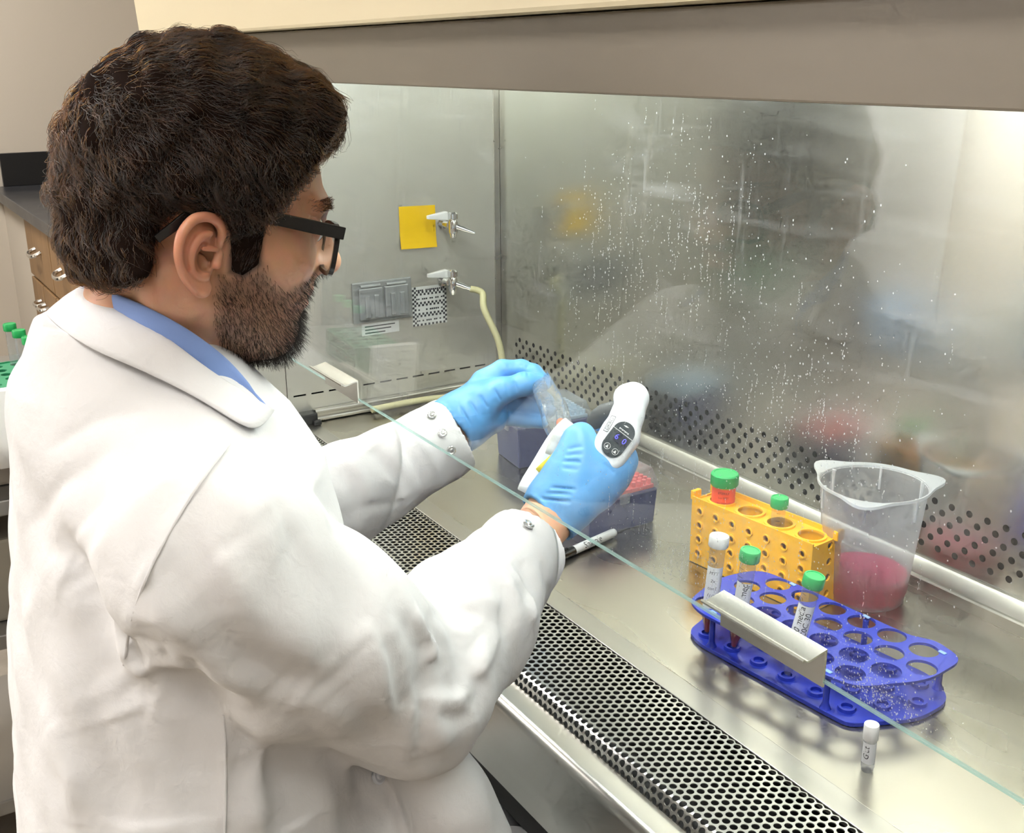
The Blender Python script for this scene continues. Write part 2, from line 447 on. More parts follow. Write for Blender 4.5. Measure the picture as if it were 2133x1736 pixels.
# rear wall with its band of staggered round holes
holes = []
for i, z in enumerate((0.0500, 0.0617, 0.0735, 0.0852, 0.0968, 0.1085)):
    off = 0.0 if i % 2 == 0 else 0.01205
    x = -0.7448+off
    x -= math.floor((x-(-1.735))/0.0241)*0.0241
    while x < 0.02:
        holes.append(circle(x, z, 0.0043, 14)); x += 0.0241
mb = plate([(X0, 0.028), (X1, 0.028), (X1, 0.16), (X0, 0.16)], holes, 0, 0.0015)
mb.v = [(x, Y1+z, y) for x, y, z in mb.v]
part(mb.build('perforated_panel', STEEL_WALL), bsc)
part(MB().box((X0, Y1, 0.16), (X1, Y1+0.0015, 0.72)).build('rear_wall', STEEL_WALL), bsc)
part(MB().box((X0, Y1+.03, 0.0), (X1, Y1+.035, 0.72)).build('rear_plenum', DARK), bsc)
prof = [(1.0495, 0.0), (1.0495, 0.0135), (1.0510, 0.0155), (1.0545, 0.0160), (1.0630, 0.0305), (1.066, 0.0330), (1.0699, 0.0335), (1.0699, 0.0)]
part(MB().rings([[(X0, y, z) for y, z in prof], [(X1, y, z) for y, z in prof]]).build('rear_ledge', mat('ledge_steel', (0.36, 0.345, 0.315), 0.33, 1.0), smooth=25), bsc)

# left side wall with slots
slots = []
ys = 0.6425
for i in range(12):
    slots.append([(ys+.0335*i, 0.0485), (ys+.0335*i+.0235, 0.0485), (ys+.0335*i+.0235, 0.0515), (ys+.0335*i, 0.0515)])
slots = [s for s in slots if s[1][0] < 1.04]
mb = plate([(0.632, 0.0), (Y1, 0.0), (Y1, 0.72), (0.632, 0.72)], slots, 0, 0.0015)
mb.v = [(X0-z, x, y) for x, y, z in mb.v]
part(mb.build('side_wall', STEEL_SIDE), bsc)
part(MB().box((X0-.03, 0.64, 0.0), (X0-.02, Y1, 0.72)).build('side_plenum', DARK), bsc)
part(MB().box((X0-.16, 0.52, -0.10), (X0-.001, 0.6318, 0.66)).build('side_column', STEEL_SIDE, bevel=0.002), bsc)
part(MB().box((X0-.16, 0.6320, -0.10), (X0-.035, 1.2, 0.66)).build('outer_side', CREAM), bsc)
part(MB().box((X0-.0005, 1.058, 0.03), (X0+.003, Y1-.0005, 0.72)).build('corner_strip', STEEL_TRIM), bsc)
mb = plate([(0.55, -0.1), (Y1, -0.1), (Y1, 0.72), (0.55, 0.72)], [], 0, 0.002)
mb.v = [(X1+z, x, y) for x, y, z in mb.v]
part(mb.build('side_wall', STEEL_SIDE), bsc)
# steel bar lying along the foot of the left wall, with its black end clip
rail = MB()
for zz, rr in ((0.019, 0.0045), (0.0055, 0.0045)):
    rail.tube([(X0+.012, 0.676, zz), (X0+.012, 1.045, zz)], rr, 10)
rail.box((X0+.002, 0.676, 0.003), (X0+.012, 1.045, 0.022))
part(rail.build('side_rail', STEEL_TRIM, smooth=40), bsc)
clip = MB().box((X0+.001, 0.640, 0.001), (X0+.026, 0.676, 0.021))
clip.box((X0+.026, 0.664, 0.001), (X0+.036, 0.679, 0.010))
part(clip.build('rail_clip', mat('black_rubber', (0.02, 0.02, 0.02), 0.4), bevel=0.003), bsc)
part(MB().box((X0-.16, 0.531, 0.72), (X1, 1.2, 0.74)).build('diffuser_ceiling', mat('diffuser', (0.8, 0.82, 0.8), 0.5)), bsc)
# fluorescent lamp of the cabinet, up behind the header
part(MB().tube([(-1.74, 0.69, 0.69), (-0.05, 0.69, 0.69)], 0.013, 12).build('lamp_tube', mat('lamp_glass', (0.9, 0.92, 0.9), 0.3, emit=((0.95, 1.0, 0.955), 62.0)), smooth=40), bsc)

# header and upper front panel
part(MB().box((X0-.16, 0.500, 0.592), (X1+.9, 0.530, 0.6495)).build('header', TAUPE, bevel=0.0015), bsc)
mb = MB().rings([[(X0-.16, 0.482, 0.6505), (X0-.16, 0.60, 0.6505), (X0-.16, 0.60, 1.30), (X0-.16, 0.44, 1.30)], [(X1+.9, 0.482, 0.6505), (X1+.9, 0.60, 0.6505), (X1+.9, 0.60, 1.30), (X1+.9, 0.44, 1.30)]])
part(mb.build('upper_panel', CREAM, bevel=0.004), bsc)

# ------------------------------------------------------------------ sliding glass sash
ta = math.radians(2.0)
def sy(z): return 0.5425+(z-0.196)*math.tan(ta)
def wipe_marks(nt):
    """residue left by wiping: arcs and streaks, thicker in places"""
    N = nt.nodes.new; L = nt.links.new
    tc = N('ShaderNodeTexCoord')
    def arc(cx, cz, sc, lo, hi, dist):
        mp = N('ShaderNodeMapping'); mp.inputs['Location'].default_value = (-cx*1.0, 0, -cz); L(tc.outputs['Object'], mp.inputs['Vector'])
        w = N('ShaderNodeTexWave'); w.wave_type = 'RINGS'; w.rings_direction = 'Y'; w.inputs['Scale'].default_value = sc; w.inputs['Distortion'].default_value = dist
        w.inputs['Detail'].default_value = 2; w.inputs['Detail Scale'].default_value = 2.5
        L(mp.outputs[0], w.inputs['Vector'])
        ln = N('ShaderNodeVectorMath'); ln.operation = 'LENGTH'; L(mp.outputs[0], ln.inputs[0])
        # keep the marks inside a ring
        a = N('ShaderNodeMapRange'); a.inputs[1].default_value = lo; a.inputs[2].default_value = lo+0.03; L(ln.outputs['Value'], a.inputs[0])
        b = N('ShaderNodeMapRange'); b.inputs[1].default_value = hi; b.inputs[2].default_value = hi-0.04; L(ln.outputs['Value'], b.inputs[0])
        m1 = N('ShaderNodeMath'); m1.operation = 'MULTIPLY'; L(a.outputs[0], m1.inputs[0]); L(b.outputs[0], m1.inputs[1])
        p = N('ShaderNodeMath'); p.operation = 'POWER'; L(w.outputs['Fac'], p.inputs[0]); p.inputs[1].default_value = 5
        m2 = N('ShaderNodeMath'); m2.operation = 'MULTIPLY'; L(m1.outputs[0], m2.inputs[0]); L(p.outputs[0], m2.inputs[1])
        return m2.outputs[0]
    def noise(scale, st, lo, hi, rz=0):
        mp = N('ShaderNodeMapping'); mp.inputs['Scale'].default_value = st; mp.inputs['Rotation'].default_value = (0, rz, 0); L(tc.outputs['Object'], mp.inputs['Vector'])
        n = N('ShaderNodeTexNoise'); n.inputs['Scale'].default_value = scale; n.inputs['Detail'].default_value = 3; n.inputs['Roughness'].default_value = 0.6; L(mp.outputs[0], n.inputs['Vector'])
        r = N('ShaderNodeMapRange'); r.inputs[1].default_value = lo; r.inputs[2].default_value = hi; L(n.outputs['Fac'], r.inputs[0])
        return r.outputs[0]
    def mul(a, k):
        q = N('ShaderNodeMath'); q.operation = 'MULTIPLY'; L(a, q.inputs[0])
        if isinstance(k, float): q.inputs[1].default_value = k
        else: L(k, q.inputs[1])
        return q.outputs[0]
    def add(a, b):
        q = N('ShaderNodeMath'); q.operation = 'ADD'; L(a, q.inputs[0])
        if isinstance(b, float): q.inputs[1].default_value = b
        else: L(b, q.inputs[1])
        return q.outputs[0]
    blot = noise(5, (1, 1, 1), 0.35, 0.85)
    tot = mul(arc(-0.375, 0.455, 30, 0.085, 0.160, 1.2), 0.42)
    tot = add(tot, mul(arc(-0.765, 0.470, 24, 0.03, 0.085, 2.5), 0.16))
    tot = add(tot, mul(mul(noise(9, (1, 1, 7), 0.52, 0.75, 0.5), blot), 0.22))
    tot = add(tot, mul(mul(noise(60, (3, 1, 0.25), 0.58, 0.80), blot), 0.22))
    tot = add(tot, mul(blot, 0.022))
    return add(tot, 0.004)
GLASS = clear_mat('sash_glass', (0.955, 0.975, 0.965), rough=0.0, haze_col=(0.95, 0.97, 1.0), haze_nodes=wipe_marks)
EDGE = clear_mat('glass_edge_green', (0.78, 0.92, 0.89), rough=0.05, haze=0.40, haze_col=(0.72, 0.92, 0.88))
v = []
for x in (X0+.015, X1-.01):
    for z in (0.1975, 0.70):
        v += [(x, sy(z), z), (x, sy(z)+0.0032, z)]
sash = MB().add(v, [(0, 2, 6, 4), (1, 5, 7, 3), (0, 4, 5, 1), (2, 3, 7, 6), (0, 1, 3, 2), (4, 6, 7, 5)]).build('sash_glass', GLASS)
sash.data.materials.append(clear_mat('sash_glass_back', (0.985, 0.99, 0.988), rough=0.0))
for p_ in sash.data.polygons:
    if p_.normal.y > 0.5 or abs(p_.normal.y) < 0.5: p_.material_index = 1
part(sash, bsc)
sash['label'] = 'clear glass sash with dried droplets and wipe marks'
edge = MB().box((X0+.015, 0.5425, 0.1960), (X1-.01, 0.5457, 0.1975)).build('glass_edge', EDGE, sash)
# dried droplets and runs on the glass: nobody could count them
dv = []; df = []
def drop(x, z, r, squash=1.0, hgt=0.35):
    n = len(dv); y = sy(z)
    dv.append((x, y-r*hgt, z))
    for k in range(6):
        a = PI/3*k; dv.append((x+r*math.cos(a), y-0.00002, z+r*squash*math.sin(a)))
    for k in range(6): df.append((n, n+1+(k+1) % 6, n+1+k))
clusters = [(-0.735, 0.46, 0.10, 0.09, 420), (-0.63, 0.50, 0.06, 0.06, 180), (-0.52, 0.36, 0.08, 0.09, 420), (-0.66, 0.33, 0.14, 0.12, 500), (-0.62, 0.23, 0.07, 0.035, 300), (-0.435, 0.225, 0.05, 0.03, 330), (-0.425, 0.211, 0.035, 0.010, 260), (-0.46, 0.34, 0.09, 0.12, 300), (-0.55, 0.45, 0.12, 0.1, 250)]
for cx, cz, wx, wz, n_ in clusters:
    for _ in range(n_):
        x = cx+random.gauss(0, wx*.55); z = cz+random.gauss(0, wz*.55)
        if 0.200 < z < 0.585: drop(x, z, random.choice((.00025, .0003, .0004, .0005, .0006)), random.uniform(.9, 1.6))
for _ in range(190):                     # vertical runs of fine beads
    cx, cz, wx, wz, n_ = random.choice(clusters[:5])
    x = cx+random.gauss(0, wx*.6); z = cz+random.gauss(0, wz*.6)
    for k in range(random.randint(5, 14)):
        zz = z-k*random.uniform(.0014, .0024)
        if 0.200 < zz < 0.585: drop(x+.0006*math.sin(k*.7), zz, random.uniform(.00018, .0004), random.uniform(1.2, 3.0))
dm = bpy.data.meshes.new('droplets'); dm.from_pydata(dv, [], df); dm.update()
DROP = clear_mat('droplet_residue', (0.9, 0.92, 0.93), rough=0.05, haze=0.55, haze_col=(0.95, 0.97, 1.0))
dro = link('droplets', dm, DROP, sash); dro['kind'] = 'stuff'
# the two bent steel handles along the lower edge
def sash_handle(xa, xb):
    pr = [(0.5415, 0.1945), (0.5415, 0.2245), (0.5240, 0.2208), (0.5215, 0.2212), (0.5195, 0.2230), (0.5178, 0.2222)]
    th = 0.0016; out = pr+[(y+0.0003, z-th) for y, z in reversed(pr[2:])]+[(0.5397, 0.2226), (0.5397, 0.1945)]
    mb = MB().rings([[(xa, y, z) for y, z in out], [(xb, y, z) for y, z in out]])
    return mb
hL = sash_handle(-1.373, -1.264).build('sash_handle', mat('handle_steel', (0.70, 0.68, 0.62), 0.26, 1.0), smooth=50)
hR = sash_handle(-0.573, -0.4665).build('sash_handle', MATS['handle_steel'], smooth=50)
part(hL, bsc); part(hR, bsc)

# ------------------------------------------------------------------ fittings of the left wall
def gas_valve(y, z):
    """chrome needle valve: flange, body, lever, serrated outlet"""
    a = MB().tube([(X0, y, z), (X0+.006, y, z)], 0.0105, 20)
    a.tube([(X0+.006, y, z), (X0+.030, y, z)], 0.0065, 14)
    body = a.build('gas_valve', CHROME, smooth=40); part(body, bsc)
    c = (X0+.036, y+.004, z)
    b = MB().lathe([(0.0050, -0.022), (0.0065, -0.016), (0.0085, -0.012), (0.0085, 0.006), (0.0070, 0.010), (0.0090, 0.012), (0.0090, 0.021), (0.006, 0.024)], 16, c)
    b.build('valve_body', CHROME, body, smooth=35)
    lever = MB().rings([[(c[0]-.004, c[1]-.004, c[2]+.012), (c[0]+.004, c[1]-.004, c[2]+.012), (c[0]+.004, c[1]-.004, c[2]+.021), (c[0]-.004, c[1]-.004, c[2]+.021)],
                        [(c[0]-.007, c[1]-.014, c[2]+.011), (c[0]+.007, c[1]-.014, c[2]+.011), (c[0]+.007, c[1]-.014, c[2]+.026), (c[0]-.007, c[1]-.014, c[2]+.026)],
                        [(c[0]-.003, c[1]-.052, c[2]+.015), (c[0]+.003, c[1]-.052, c[2]+.015), (c[0]+.003, c[1]-.052, c[2]+.0215), (c[0]-.003, c[1]-.052, c[2]+.0215)]])
    lever.build('lever', mat('lever_white', (0.88, 0.88, 0.86), 0.25), body, bevel=0.0015)
    d = (0.55, 0.75, -0.32)
    pts = [tuple(c[i]+d[i]*t for i in range(3)) for t in (0.0, 0.010, 0.014, 0.020, 0.026, 0.034, 0.042)]
    MB().tube(pts, [0.0055, 0.0055, 0.0045, 0.0050, 0.0040, 0.0036, 0.0022], 12).build('outlet_nozzle', CHROME, body, smooth=40)
    return pts[-2]
gas_valve(0.947, 0.330)
nz = gas_valve(0.944, 0.226)
note = MB()
nx, nz_ = 6, 6
for i in range(nx+1):
    for j in range(nz_+1):
        pass
vv = []; ff = []
for j in range(9):
    for i in range(9):
        t = j/8; lift = 0.0006+0.004*max(0, t-.5)**2*4
        vv.append((X0+lift, 0.8615+.0725*i/8, 0.366-.0755*t-0.002*i/8))
for j in range(8):
    for i in range(8): ff.append((j*9+i, j*9+i+1, j*9+i+10, j*9+i+9))
nt_o = MB().add(vv, ff).build('sticky_note', mat('note_yellow', hexc('f2c40c'), 0.6))
sol = nt_o.modifiers.new('thickness', 'SOLIDIFY'); sol.thickness = 0.0003
tag(nt_o, 'square yellow sticky note on the steel wall behind the upper valve lever', 'sticky note')
# grey outlet cover with two flip lids
oc = MB().box((X0, 0.7625, 0.1650), (X0+.005, 0.8790, 0.2395)).build('outlet_cover', mat('cover_grey', hexc('9a9c9c'), 0.4, 0.4), bevel=0.002); part(oc, bsc)
LID = mat('lid_grey', hexc('a3a6a8'), 0.35, 0.4)
for y0 in (0.773, 0.8235):
    l = MB().box((X0+.005, y0, 0.172), (X0+.011, y0+.046, 0.229)).build('flip_lid', LID, oc, bevel=0.002)
    MB().box((X0+.011, y0+.010, 0.176), (X0+.0145, y0+.019, 0.216)).box((X0+.011, y0+.028, 0.176), (X0+.0145, y0+.037, 0.216)).build('lid_rib', LID, l, bevel=0.0012)
    MB().tube([(X0+.008, y0+.004, 0.232), (X0+.008, y0+.042, 0.232)], 0.003, 8).build('lid_hinge', LID, l, smooth=40)
# printed labels
lab = MB().box((X0, 0.779, 0.1410), (X0+.0005, 0.853, 0.1630)).build('wall_label', PAPER); part(lab, bsc)
lm = MB()
for k in range(3): lm.box((X0+.0005, 0.785, 0.156-.006*k), (X0+.0007, 0.785+(.060, .052, .04)[k], 0.158-.006*k))
lm.build('print', INK, lab)
ck = MB().box((X0, 0.8815, 0.1450), (X0+.0006, 0.9525, 0.2180)).build('warning_sticker', PAPER); part(ck, bsc)
km = MB(); nsq = 18; cw = 0.071/nsq; chh = 0.073/nsq
for i in range(nsq):
    for j in range(nsq):
        border = i < 2 or i >= nsq-2
        band = j in (0, 4, 5, 9, 10, 14, 15)
        if (border or band) and (i+j) % 2 == 0:
            km.box((X0+.0006, .8815+i*cw, .145+j*chh), (X0+.0008, .8815+(i+1)*cw, .145+(j+1)*chh))
        elif not border and not band and j in (2, 7, 12, 16) and random.random() < 0.75:
            km.box((X0+.0006, .8815+i*cw, .145+j*chh), (X0+.0008, .8815+(i+.8)*cw, .145+(j+.7)*chh))
km.build('print', INK, ck)
# rubber hose pushed on the lower outlet, hanging down to the floor
HOSE = mat('latex_hose', hexc('d8d2a4'), 0.45)
def smooth_path(p, n=8):
    p = [Vector(q) for q in p]; out = []
    for i in range(len(p)-1):
        a, b, c, d = p[max(i-1, 0)], p[i], p[i+1], p[min(i+2, len(p)-1)]
        for k in range(n):
            t = k/n; out.append(0.5*((2*b)+(c-a)*t+(2*a-5*b+4*c-d)*t*t+(3*b-a-3*c+d)*t**3))
    out.append(p[-1]); return [tuple(q) for q in out]
hp = smooth_path([nz, (nz[0]+.012, nz[1]+.018, nz[2]-.008), (X0+.085, 0.985, 0.180), (X0+.105, 1.003, 0.120), (X0+.112, 1.006, 0.060), (X0+.095, 0.996, 0.022), (X0+.060, 0.960, 0.0125), (X0+.036, 0.90, 0.0125), (X0+.033, 0.83, 0.0125), (X0+.036, 0.775, 0.0125)])
ho = MB().tube(hp, 0.0062, 12).build('rubber_hose', HOSE, smooth=40)
tag(ho, 'pale yellow rubber hose hanging from the lower gas valve', 'hose')
TUBE1, TUBE2, TUBE3 = (0.0051, 0.0064, 0.1177), (0.0096, 0.0068, 0.1174), (0.0150, 0.0123, 0.1164)
# ------------------------------------------------------------------ yellow four-way tube rack
YEL = mat('rack_yellow', hexc('fbbb22'), 0.38, noise=(20, 0.25, hexc('f3ae18')))
yr_ang = math.atan2(0.020, 0.183)
yr = empty('tube_rack', (-0.8935, 0.903, 0.0), yr_ang)
tag(yr, 'yellow plastic four-way tube rack with small round side holes', 'rack')
Lx, Ly, Hz = 0.186, 0.054, 0.090
def child(mb, name, material, parent, **k):
    return mb.build(name, material, parent, **k)
hs = [circle(-Lx/2+.014+i*.0264, .0165+j*.0190, .0041, 12) for i in range(7) for j in range(4)]
for s in (-1, 1):
    mb = plate([(-Lx/2, 0.001), (Lx/2, 0.001), (Lx/2, Hz), (-Lx/2, Hz)], hs, 0, 0.0022)
    mb.v = [(x, s*(Ly/2)-(z if s > 0 else -z), y) for x, y, z in mb.v]
    w = child(mb, 'long_wall', YEL, yr)
    rm = MB()
    for h in hs:
        cx = sum(p[0] for p in h)/12; cz = sum(p[1] for p in h)/12
        rings = []
        for rr, dy in ((.0041, 0), (.0041, .0013), (.0060, .0013), (.0060, 0)):
            rings.append([(cx+rr*math.cos(2*PI*k/14), s*(Ly/2+dy), cz+rr*math.sin(2*PI*k/14)) for k in range(14)])
        rm.rings(rings, False, False)
    child(rm, 'hole_rims', YEL, w, smooth=30)
eh = [circle(0.006, .018+j*.0205, .0046, 12) for j in range(4)]
for s in (-1, 1):
    mb = plate([(-Ly/2+.0022, 0.001), (Ly/2-.0022, 0.001), (Ly/2-.0022, Hz-.004), (-Ly/2+.0022, Hz-.004)], eh, 0, 0.0022)
    mb.v = [(s*(Lx/2)-(z if s > 0 else -z), x, y) for x, y, z in mb.v]
    child(mb, 'end_wall', YEL, yr)
    for t in (-1, 1):
        if s > 0 and t < 0: continue
        tb = MB().box((s*(Lx/2+.002)-.003, t*.018-.007, Hz-.006), (s*(Lx/2+.002)+.003, t*.018+.007, Hz+.006))
        child(tb, 'corner_tab', YEL, yr, bevel=0.0012)
th = [circle(-Lx/2+.026+i*.0455, 0, .0152, 28) for i in range(4)]
mb = plate([(-Lx/2+.0022, -Ly/2+.0022), (Lx/2-.0022, -Ly/2+.0022), (Lx/2-.0022, Ly/2-.0022), (-Lx/2+.0022, Ly/2-.0022)], th, Hz-.009, Hz-.006)
child(mb, 'top_plate', YEL, yr)
for i in range(4):
    cx = -Lx/2+.026+i*.0455
    child(MB().lathe([(.0152, Hz-.030), (.0152, Hz-.0035), (.0185, Hz-.0035), (.0185, Hz-.0065)], 28, (cx, 0, 0), False, False), 'hole_collar', YEL, yr, smooth=40)
def yrack_pt(i, z): 
    c, s = math.cos(yr_ang), math.sin(yr_ang); x = -Lx/2+.026+i*.0455
    return Vector((yr.location.x+c*x, yr.location.y+s*x, z))

# ------------------------------------------------------------------ conical tubes
CLEAR = clear_mat('clear_polypropylene', (0.88, 0.90, 0.92), rough=0.08, haze=0.10, haze_col=(0.9, 0.93, 0.97))
GREEN = mat('cap_green', hexc('1fa457'), 0.4)
WHITECAP = mat('cap_white', (0.88, 0.88, 0.88), 0.4)
LABEL = mat('label_white', (0.86, 0.87, 0.90), 0.6)
REDLAB = mat('label_red', hexc('e4563a'), 0.5)
MEDIA = mat('orange_media', hexc('d5552f'), 0.1, trans=0.35, ior=1.33)
GRAD = mat('graduation_ink', (0.10, 0.08, 0.07), 0.6)
def conical(name, label, base, top_dir, cap_mat, r=0.0083, L=0.118, cap_r=0.0108, cap_h=0.0125, cone=0.022, lab=None, liquid=None, texts=(), lab_mat=None, grads=True, spin=0.0, cap_top=None):
    z = Vector(top_dir).normalized()
    # local x axis faces the photographer
    toc = Vector((0, 0, 0.5))-Vector(base); xa = (toc-z*toc.dot(z)).normalized(); ya = z.cross(xa)
    Rm = Matrix((xa, ya, z)).transposed()
    t = bpy.data.objects.new(name, None); COL.objects.link(t); t.empty_display_size = 0.01
    t.matrix_world = Matrix.Translation(base) @ Rm.to_4x4() @ Matrix.Rotation(spin, 4, 'Z')
    tag(t, label, 'tube', 'conical sample tubes')
    MB().lathe([(0.0022, 0.0), (0.0034, 0.0012), (r*.98, cone), (r, cone+.004), (r*1.02, L-.016), (r*1.02, L-.004)], 24, cap0=True, cap1=False).build('tube_body', CLEAR, t, smooth=40)
    c = MB(); n = 30; rings = []
    for rr, zz in ((cap_r*.96, L-cap_h), (cap_r, L-cap_h+.001), (cap_r, L-.0015), (cap_r*.94, L), (cap_r*.80, L), (cap_r*.78, L-.0006), (.0005, L-.0006)):
        rings.append([((rr*(1.0+(0.018 if k % 2 and rr > cap_r*.95 else 0)))*math.cos(2*PI*k/n), (rr*(1.0+(0.018 if k % 2 and rr > cap_r*.95 else 0)))*math.sin(2*PI*k/n), zz) for k in range(n)])
    c.rings(rings).build('screw_cap', cap_mat, t, smooth=35)
    if liquid:
        MB().lathe([(0.0016, 0.0008), (0.0028, 0.0018), (r*.90, cone), (r*.92, max(liquid, cone+.001))] if liquid > cone else [(0.0016, 0.0008), (0.0026, 0.0018), (0.0026+(r*.9-.0026)*liquid/cone, liquid)], 20).build('media', MEDIA, t, smooth=40)
    if grads:
        g = MB()
        for k in range(16):
            zz = cone+.008+k*.0048; w = 0.55 if k % 2 else 0.85
            a0 = -1.25
            for q in range(4):
                aa, ab = a0+w*q/4, a0+w*(q+1)/4
                g.add([((r*1.03)*math.cos(aa), (r*1.03)*math.sin(aa), zz), ((r*1.03)*math.cos(ab), (r*1.03)*math.sin(ab), zz), ((r*1.03)*math.cos(ab), (r*1.03)*math.sin(ab), zz+.0005), ((r*1.03)*math.cos(aa), (r*1.03)*math.sin(aa), zz+.0005)], [(0, 1, 2, 3)])
        g.build('graduations', GRAD, t)
    if lab:
        z0, z1, a0, a1 = lab; rr = r*1.045; rings = []
        N = 18
        l = MB()
        for q in range(N):
            aa, ab = a0+(a1-a0)*q/N, a0+(a1-a0)*(q+1)/N
            l.add([(rr*math.cos(aa), rr*math.sin(aa), z0), (rr*math.cos(ab), rr*math.sin(ab), z0), (rr*math.cos(ab), rr*math.sin(ab), z1), (rr*math.cos(aa), rr*math.sin(aa), z1)], [(0, 1, 2, 3)])
        lo = l.build('label', lab_mat or LABEL, t, smooth=40)
        for txt, size, zc, ac, up in texts:
            tv, tf = text_mesh(txt, size, 0.15)
            if up:   # text runs along the tube
                P = [(rr*1.012*math.cos(ac-y_/rr), rr*1.012*math.sin(ac-y_/rr), zc+x_) for x_, y_, _ in tv]
            else:
                P = [(rr*1.012*math.cos(ac+x_/rr), rr*1.012*math.sin(ac+x_/rr), zc+y_) for x_, y_, _ in tv]
            me = bpy.data.meshes.new('handwriting'); me.from_pydata(P, [], tf); me.update(); link('handwriting', me, INK, lo, fix=False)
    return t
# ray helper used once to lean each tube towards the cap position measured in the place
def lean(base, cap_xyz):
    return Vector(cap_xyz)-Vector(base)
conical('sample_tube', 'short tube with white cap and written white label, in the blue rack', (-0.819, 0.752, 0.0085), TUBE1, WHITECAP, lab=(0.030, 0.083, -1.3, 1.3), liquid=0.030,
        texts=(('MTT', .0052, .076, -.1, False), ('2x', .0052, .067, -.1, False), ('con1', .0052, .058, -.1, False), ('11/30', .0050, .049, -.05, False), ('WT', .0050, .040, -.1, False)))
conical('sample_tube', 'tube with green cap reading cell med, second in the blue rack', (-0.779, 0.755, 0.0085), TUBE2, GREEN, lab=(0.036, 0.082, -1.2, 1.25), liquid=0.034,
        texts=(('ml cell med', .0098, .059, .05, True), ('P1', .0065, .077, .70, False)))
conical('sample_tube', 'green-capped tube leaning right with label reading 5920 media', (-0.7075, 0.7635, 0.0085), TUBE3, GREEN, lab=(0.040, 0.086, -1.25, 1.2), liquid=None,
        texts=(('5920 media', .0092, .063, -.36, True), ('C0C/30', .0088, .064, .55, True)))
p = yrack_pt(0, 0.0065)
conical('sample_tube', 'large tube with broad green cap and red printed label in the yellow rack', tuple(p), (0.02, 0, 1), GREEN, r=0.0142, L=0.117, cap_r=0.0172, cap_h=0.0155, cone=0.016, lab=(0.070, 0.0995, -1.5, 1.35), lab_mat=REDLAB, liquid=None, grads=False,
        texts=(('STERILE', .0042, .0945, .0, False), ('Lot 0421', .0036, .0885, .0, False), ('CENTRIFUGE', .0034, .081, .0, False), ('50 ml', .0034, .0765, .0, False)))
p = yrack_pt(2, 0.0065)
conical('sample_tube', 'slim green-capped tube with graduation lines in the yellow rack', tuple(p+Vector((-.006, 0, 0))), (0.02, 0.01, 1), GREEN, r=0.0080, L=0.111, cap_r=0.0105, cap_h=0.0125, lab=None, liquid=None, spin=1.0)

# ------------------------------------------------------------------ blue tube rack
BLUE = mat('rack_blue', hexc('2536a8'), 0.36, spec=0.5, noise=(15, 0.25, hexc('1f2f98')))
br = empty('tube_rack', (-0.72, 0.80, 0.0))
tag(br, 'blue plastic tube rack with large round holes, three sample tubes in it', 'rack')
def loc2(p): return (p[0]+0.72, p[1]-0.80)
top_out = round_poly([loc2(p) for p in ((-0.834, 0.737), (-0.806, 0.729), (-0.652, 0.746), (-0.613, 0.757), (-0.585, 0.825), (-0.592, 0.886), (-0.630, 0.893), (-0.653, 0.880), (-0.800, 0.866), (-0.850, 0.858), (-0.860, 0.800))], [.02, .014, .012, .016, .02, .022, .008, .006, .01, .02, .03])
a_ = math.atan2(0.019, 0.185); ux, uy = math.cos(a_), math.sin(a_)
base0 = (-0.819, 0.752); P_ = 0.0372; Q_ = 0.0318
hcent = []
for row, (i0, i1) in enumerate(((0, 5), (0.5, 5.5), (0, 6), (0.5, 5.5))):
    i = i0
    while i <= i1+1e-6:
        s_ = i*P_; t_ = row*Q_
        hcent.append((base0[0]+ux*s_-uy*t_, base0[1]+uy*s_+ux*t_)); i += 1
hcent = [h for h in hcent if all(math.hypot(h[0]-q[0], h[1]-q[1]) > .001 for q in [(0, 0)])]
mb = plate(top_out, [circle(*loc2(h), .0148, 28) for h in hcent], 0.0425, 0.0455)
mb.build('top_plate', BLUE, br)
bot_out = round_poly([loc2(p) for p in ((-0.838, 0.742), (-0.812, 0.7335), (-0.640, 0.750), (-0.615, 0.7535), (-0.585, 0.818), (-0.590, 0.872), (-0.630, 0.893), (-0.790, 0.874), (-0.845, 0.862), (-0.860, 0.800))], [.02, .014, .012, .01, .02, .022, .015, .01, .02, .03])
plate(bot_out, [], 0.0005, 0.0050).build('bottom_plate', BLUE, br, bevel=0.001)
for h in hcent:
    MB().lathe([(.0058, .0050), (.0058, .0086), (.0086, .0086), (.0092, .0050)], 20, (*loc2(h), 0), False, False).build('tube_seat', BLUE, br, smooth=40)
for pz in ((-0.798, 0.7405), (-0.6465, 0.7545), (-0.611, 0.878), (-0.800, 0.861), (-0.703, 0.872)):
    x, y = loc2(pz)
    MB().lathe([(.0060, .0050), (.0040, .0085), (.0032, .012), (.0032, .0425)], 12, (x, y, 0)).build('post', BLUE, br, smooth=40)
    MB().box((x-.004, y-.0022, .0455), (x+.004, y+.0022, .0468)).build('post_clip', mat('clip_pale', hexc('8fb4ea'), 0.3), br, bevel=0.0006)

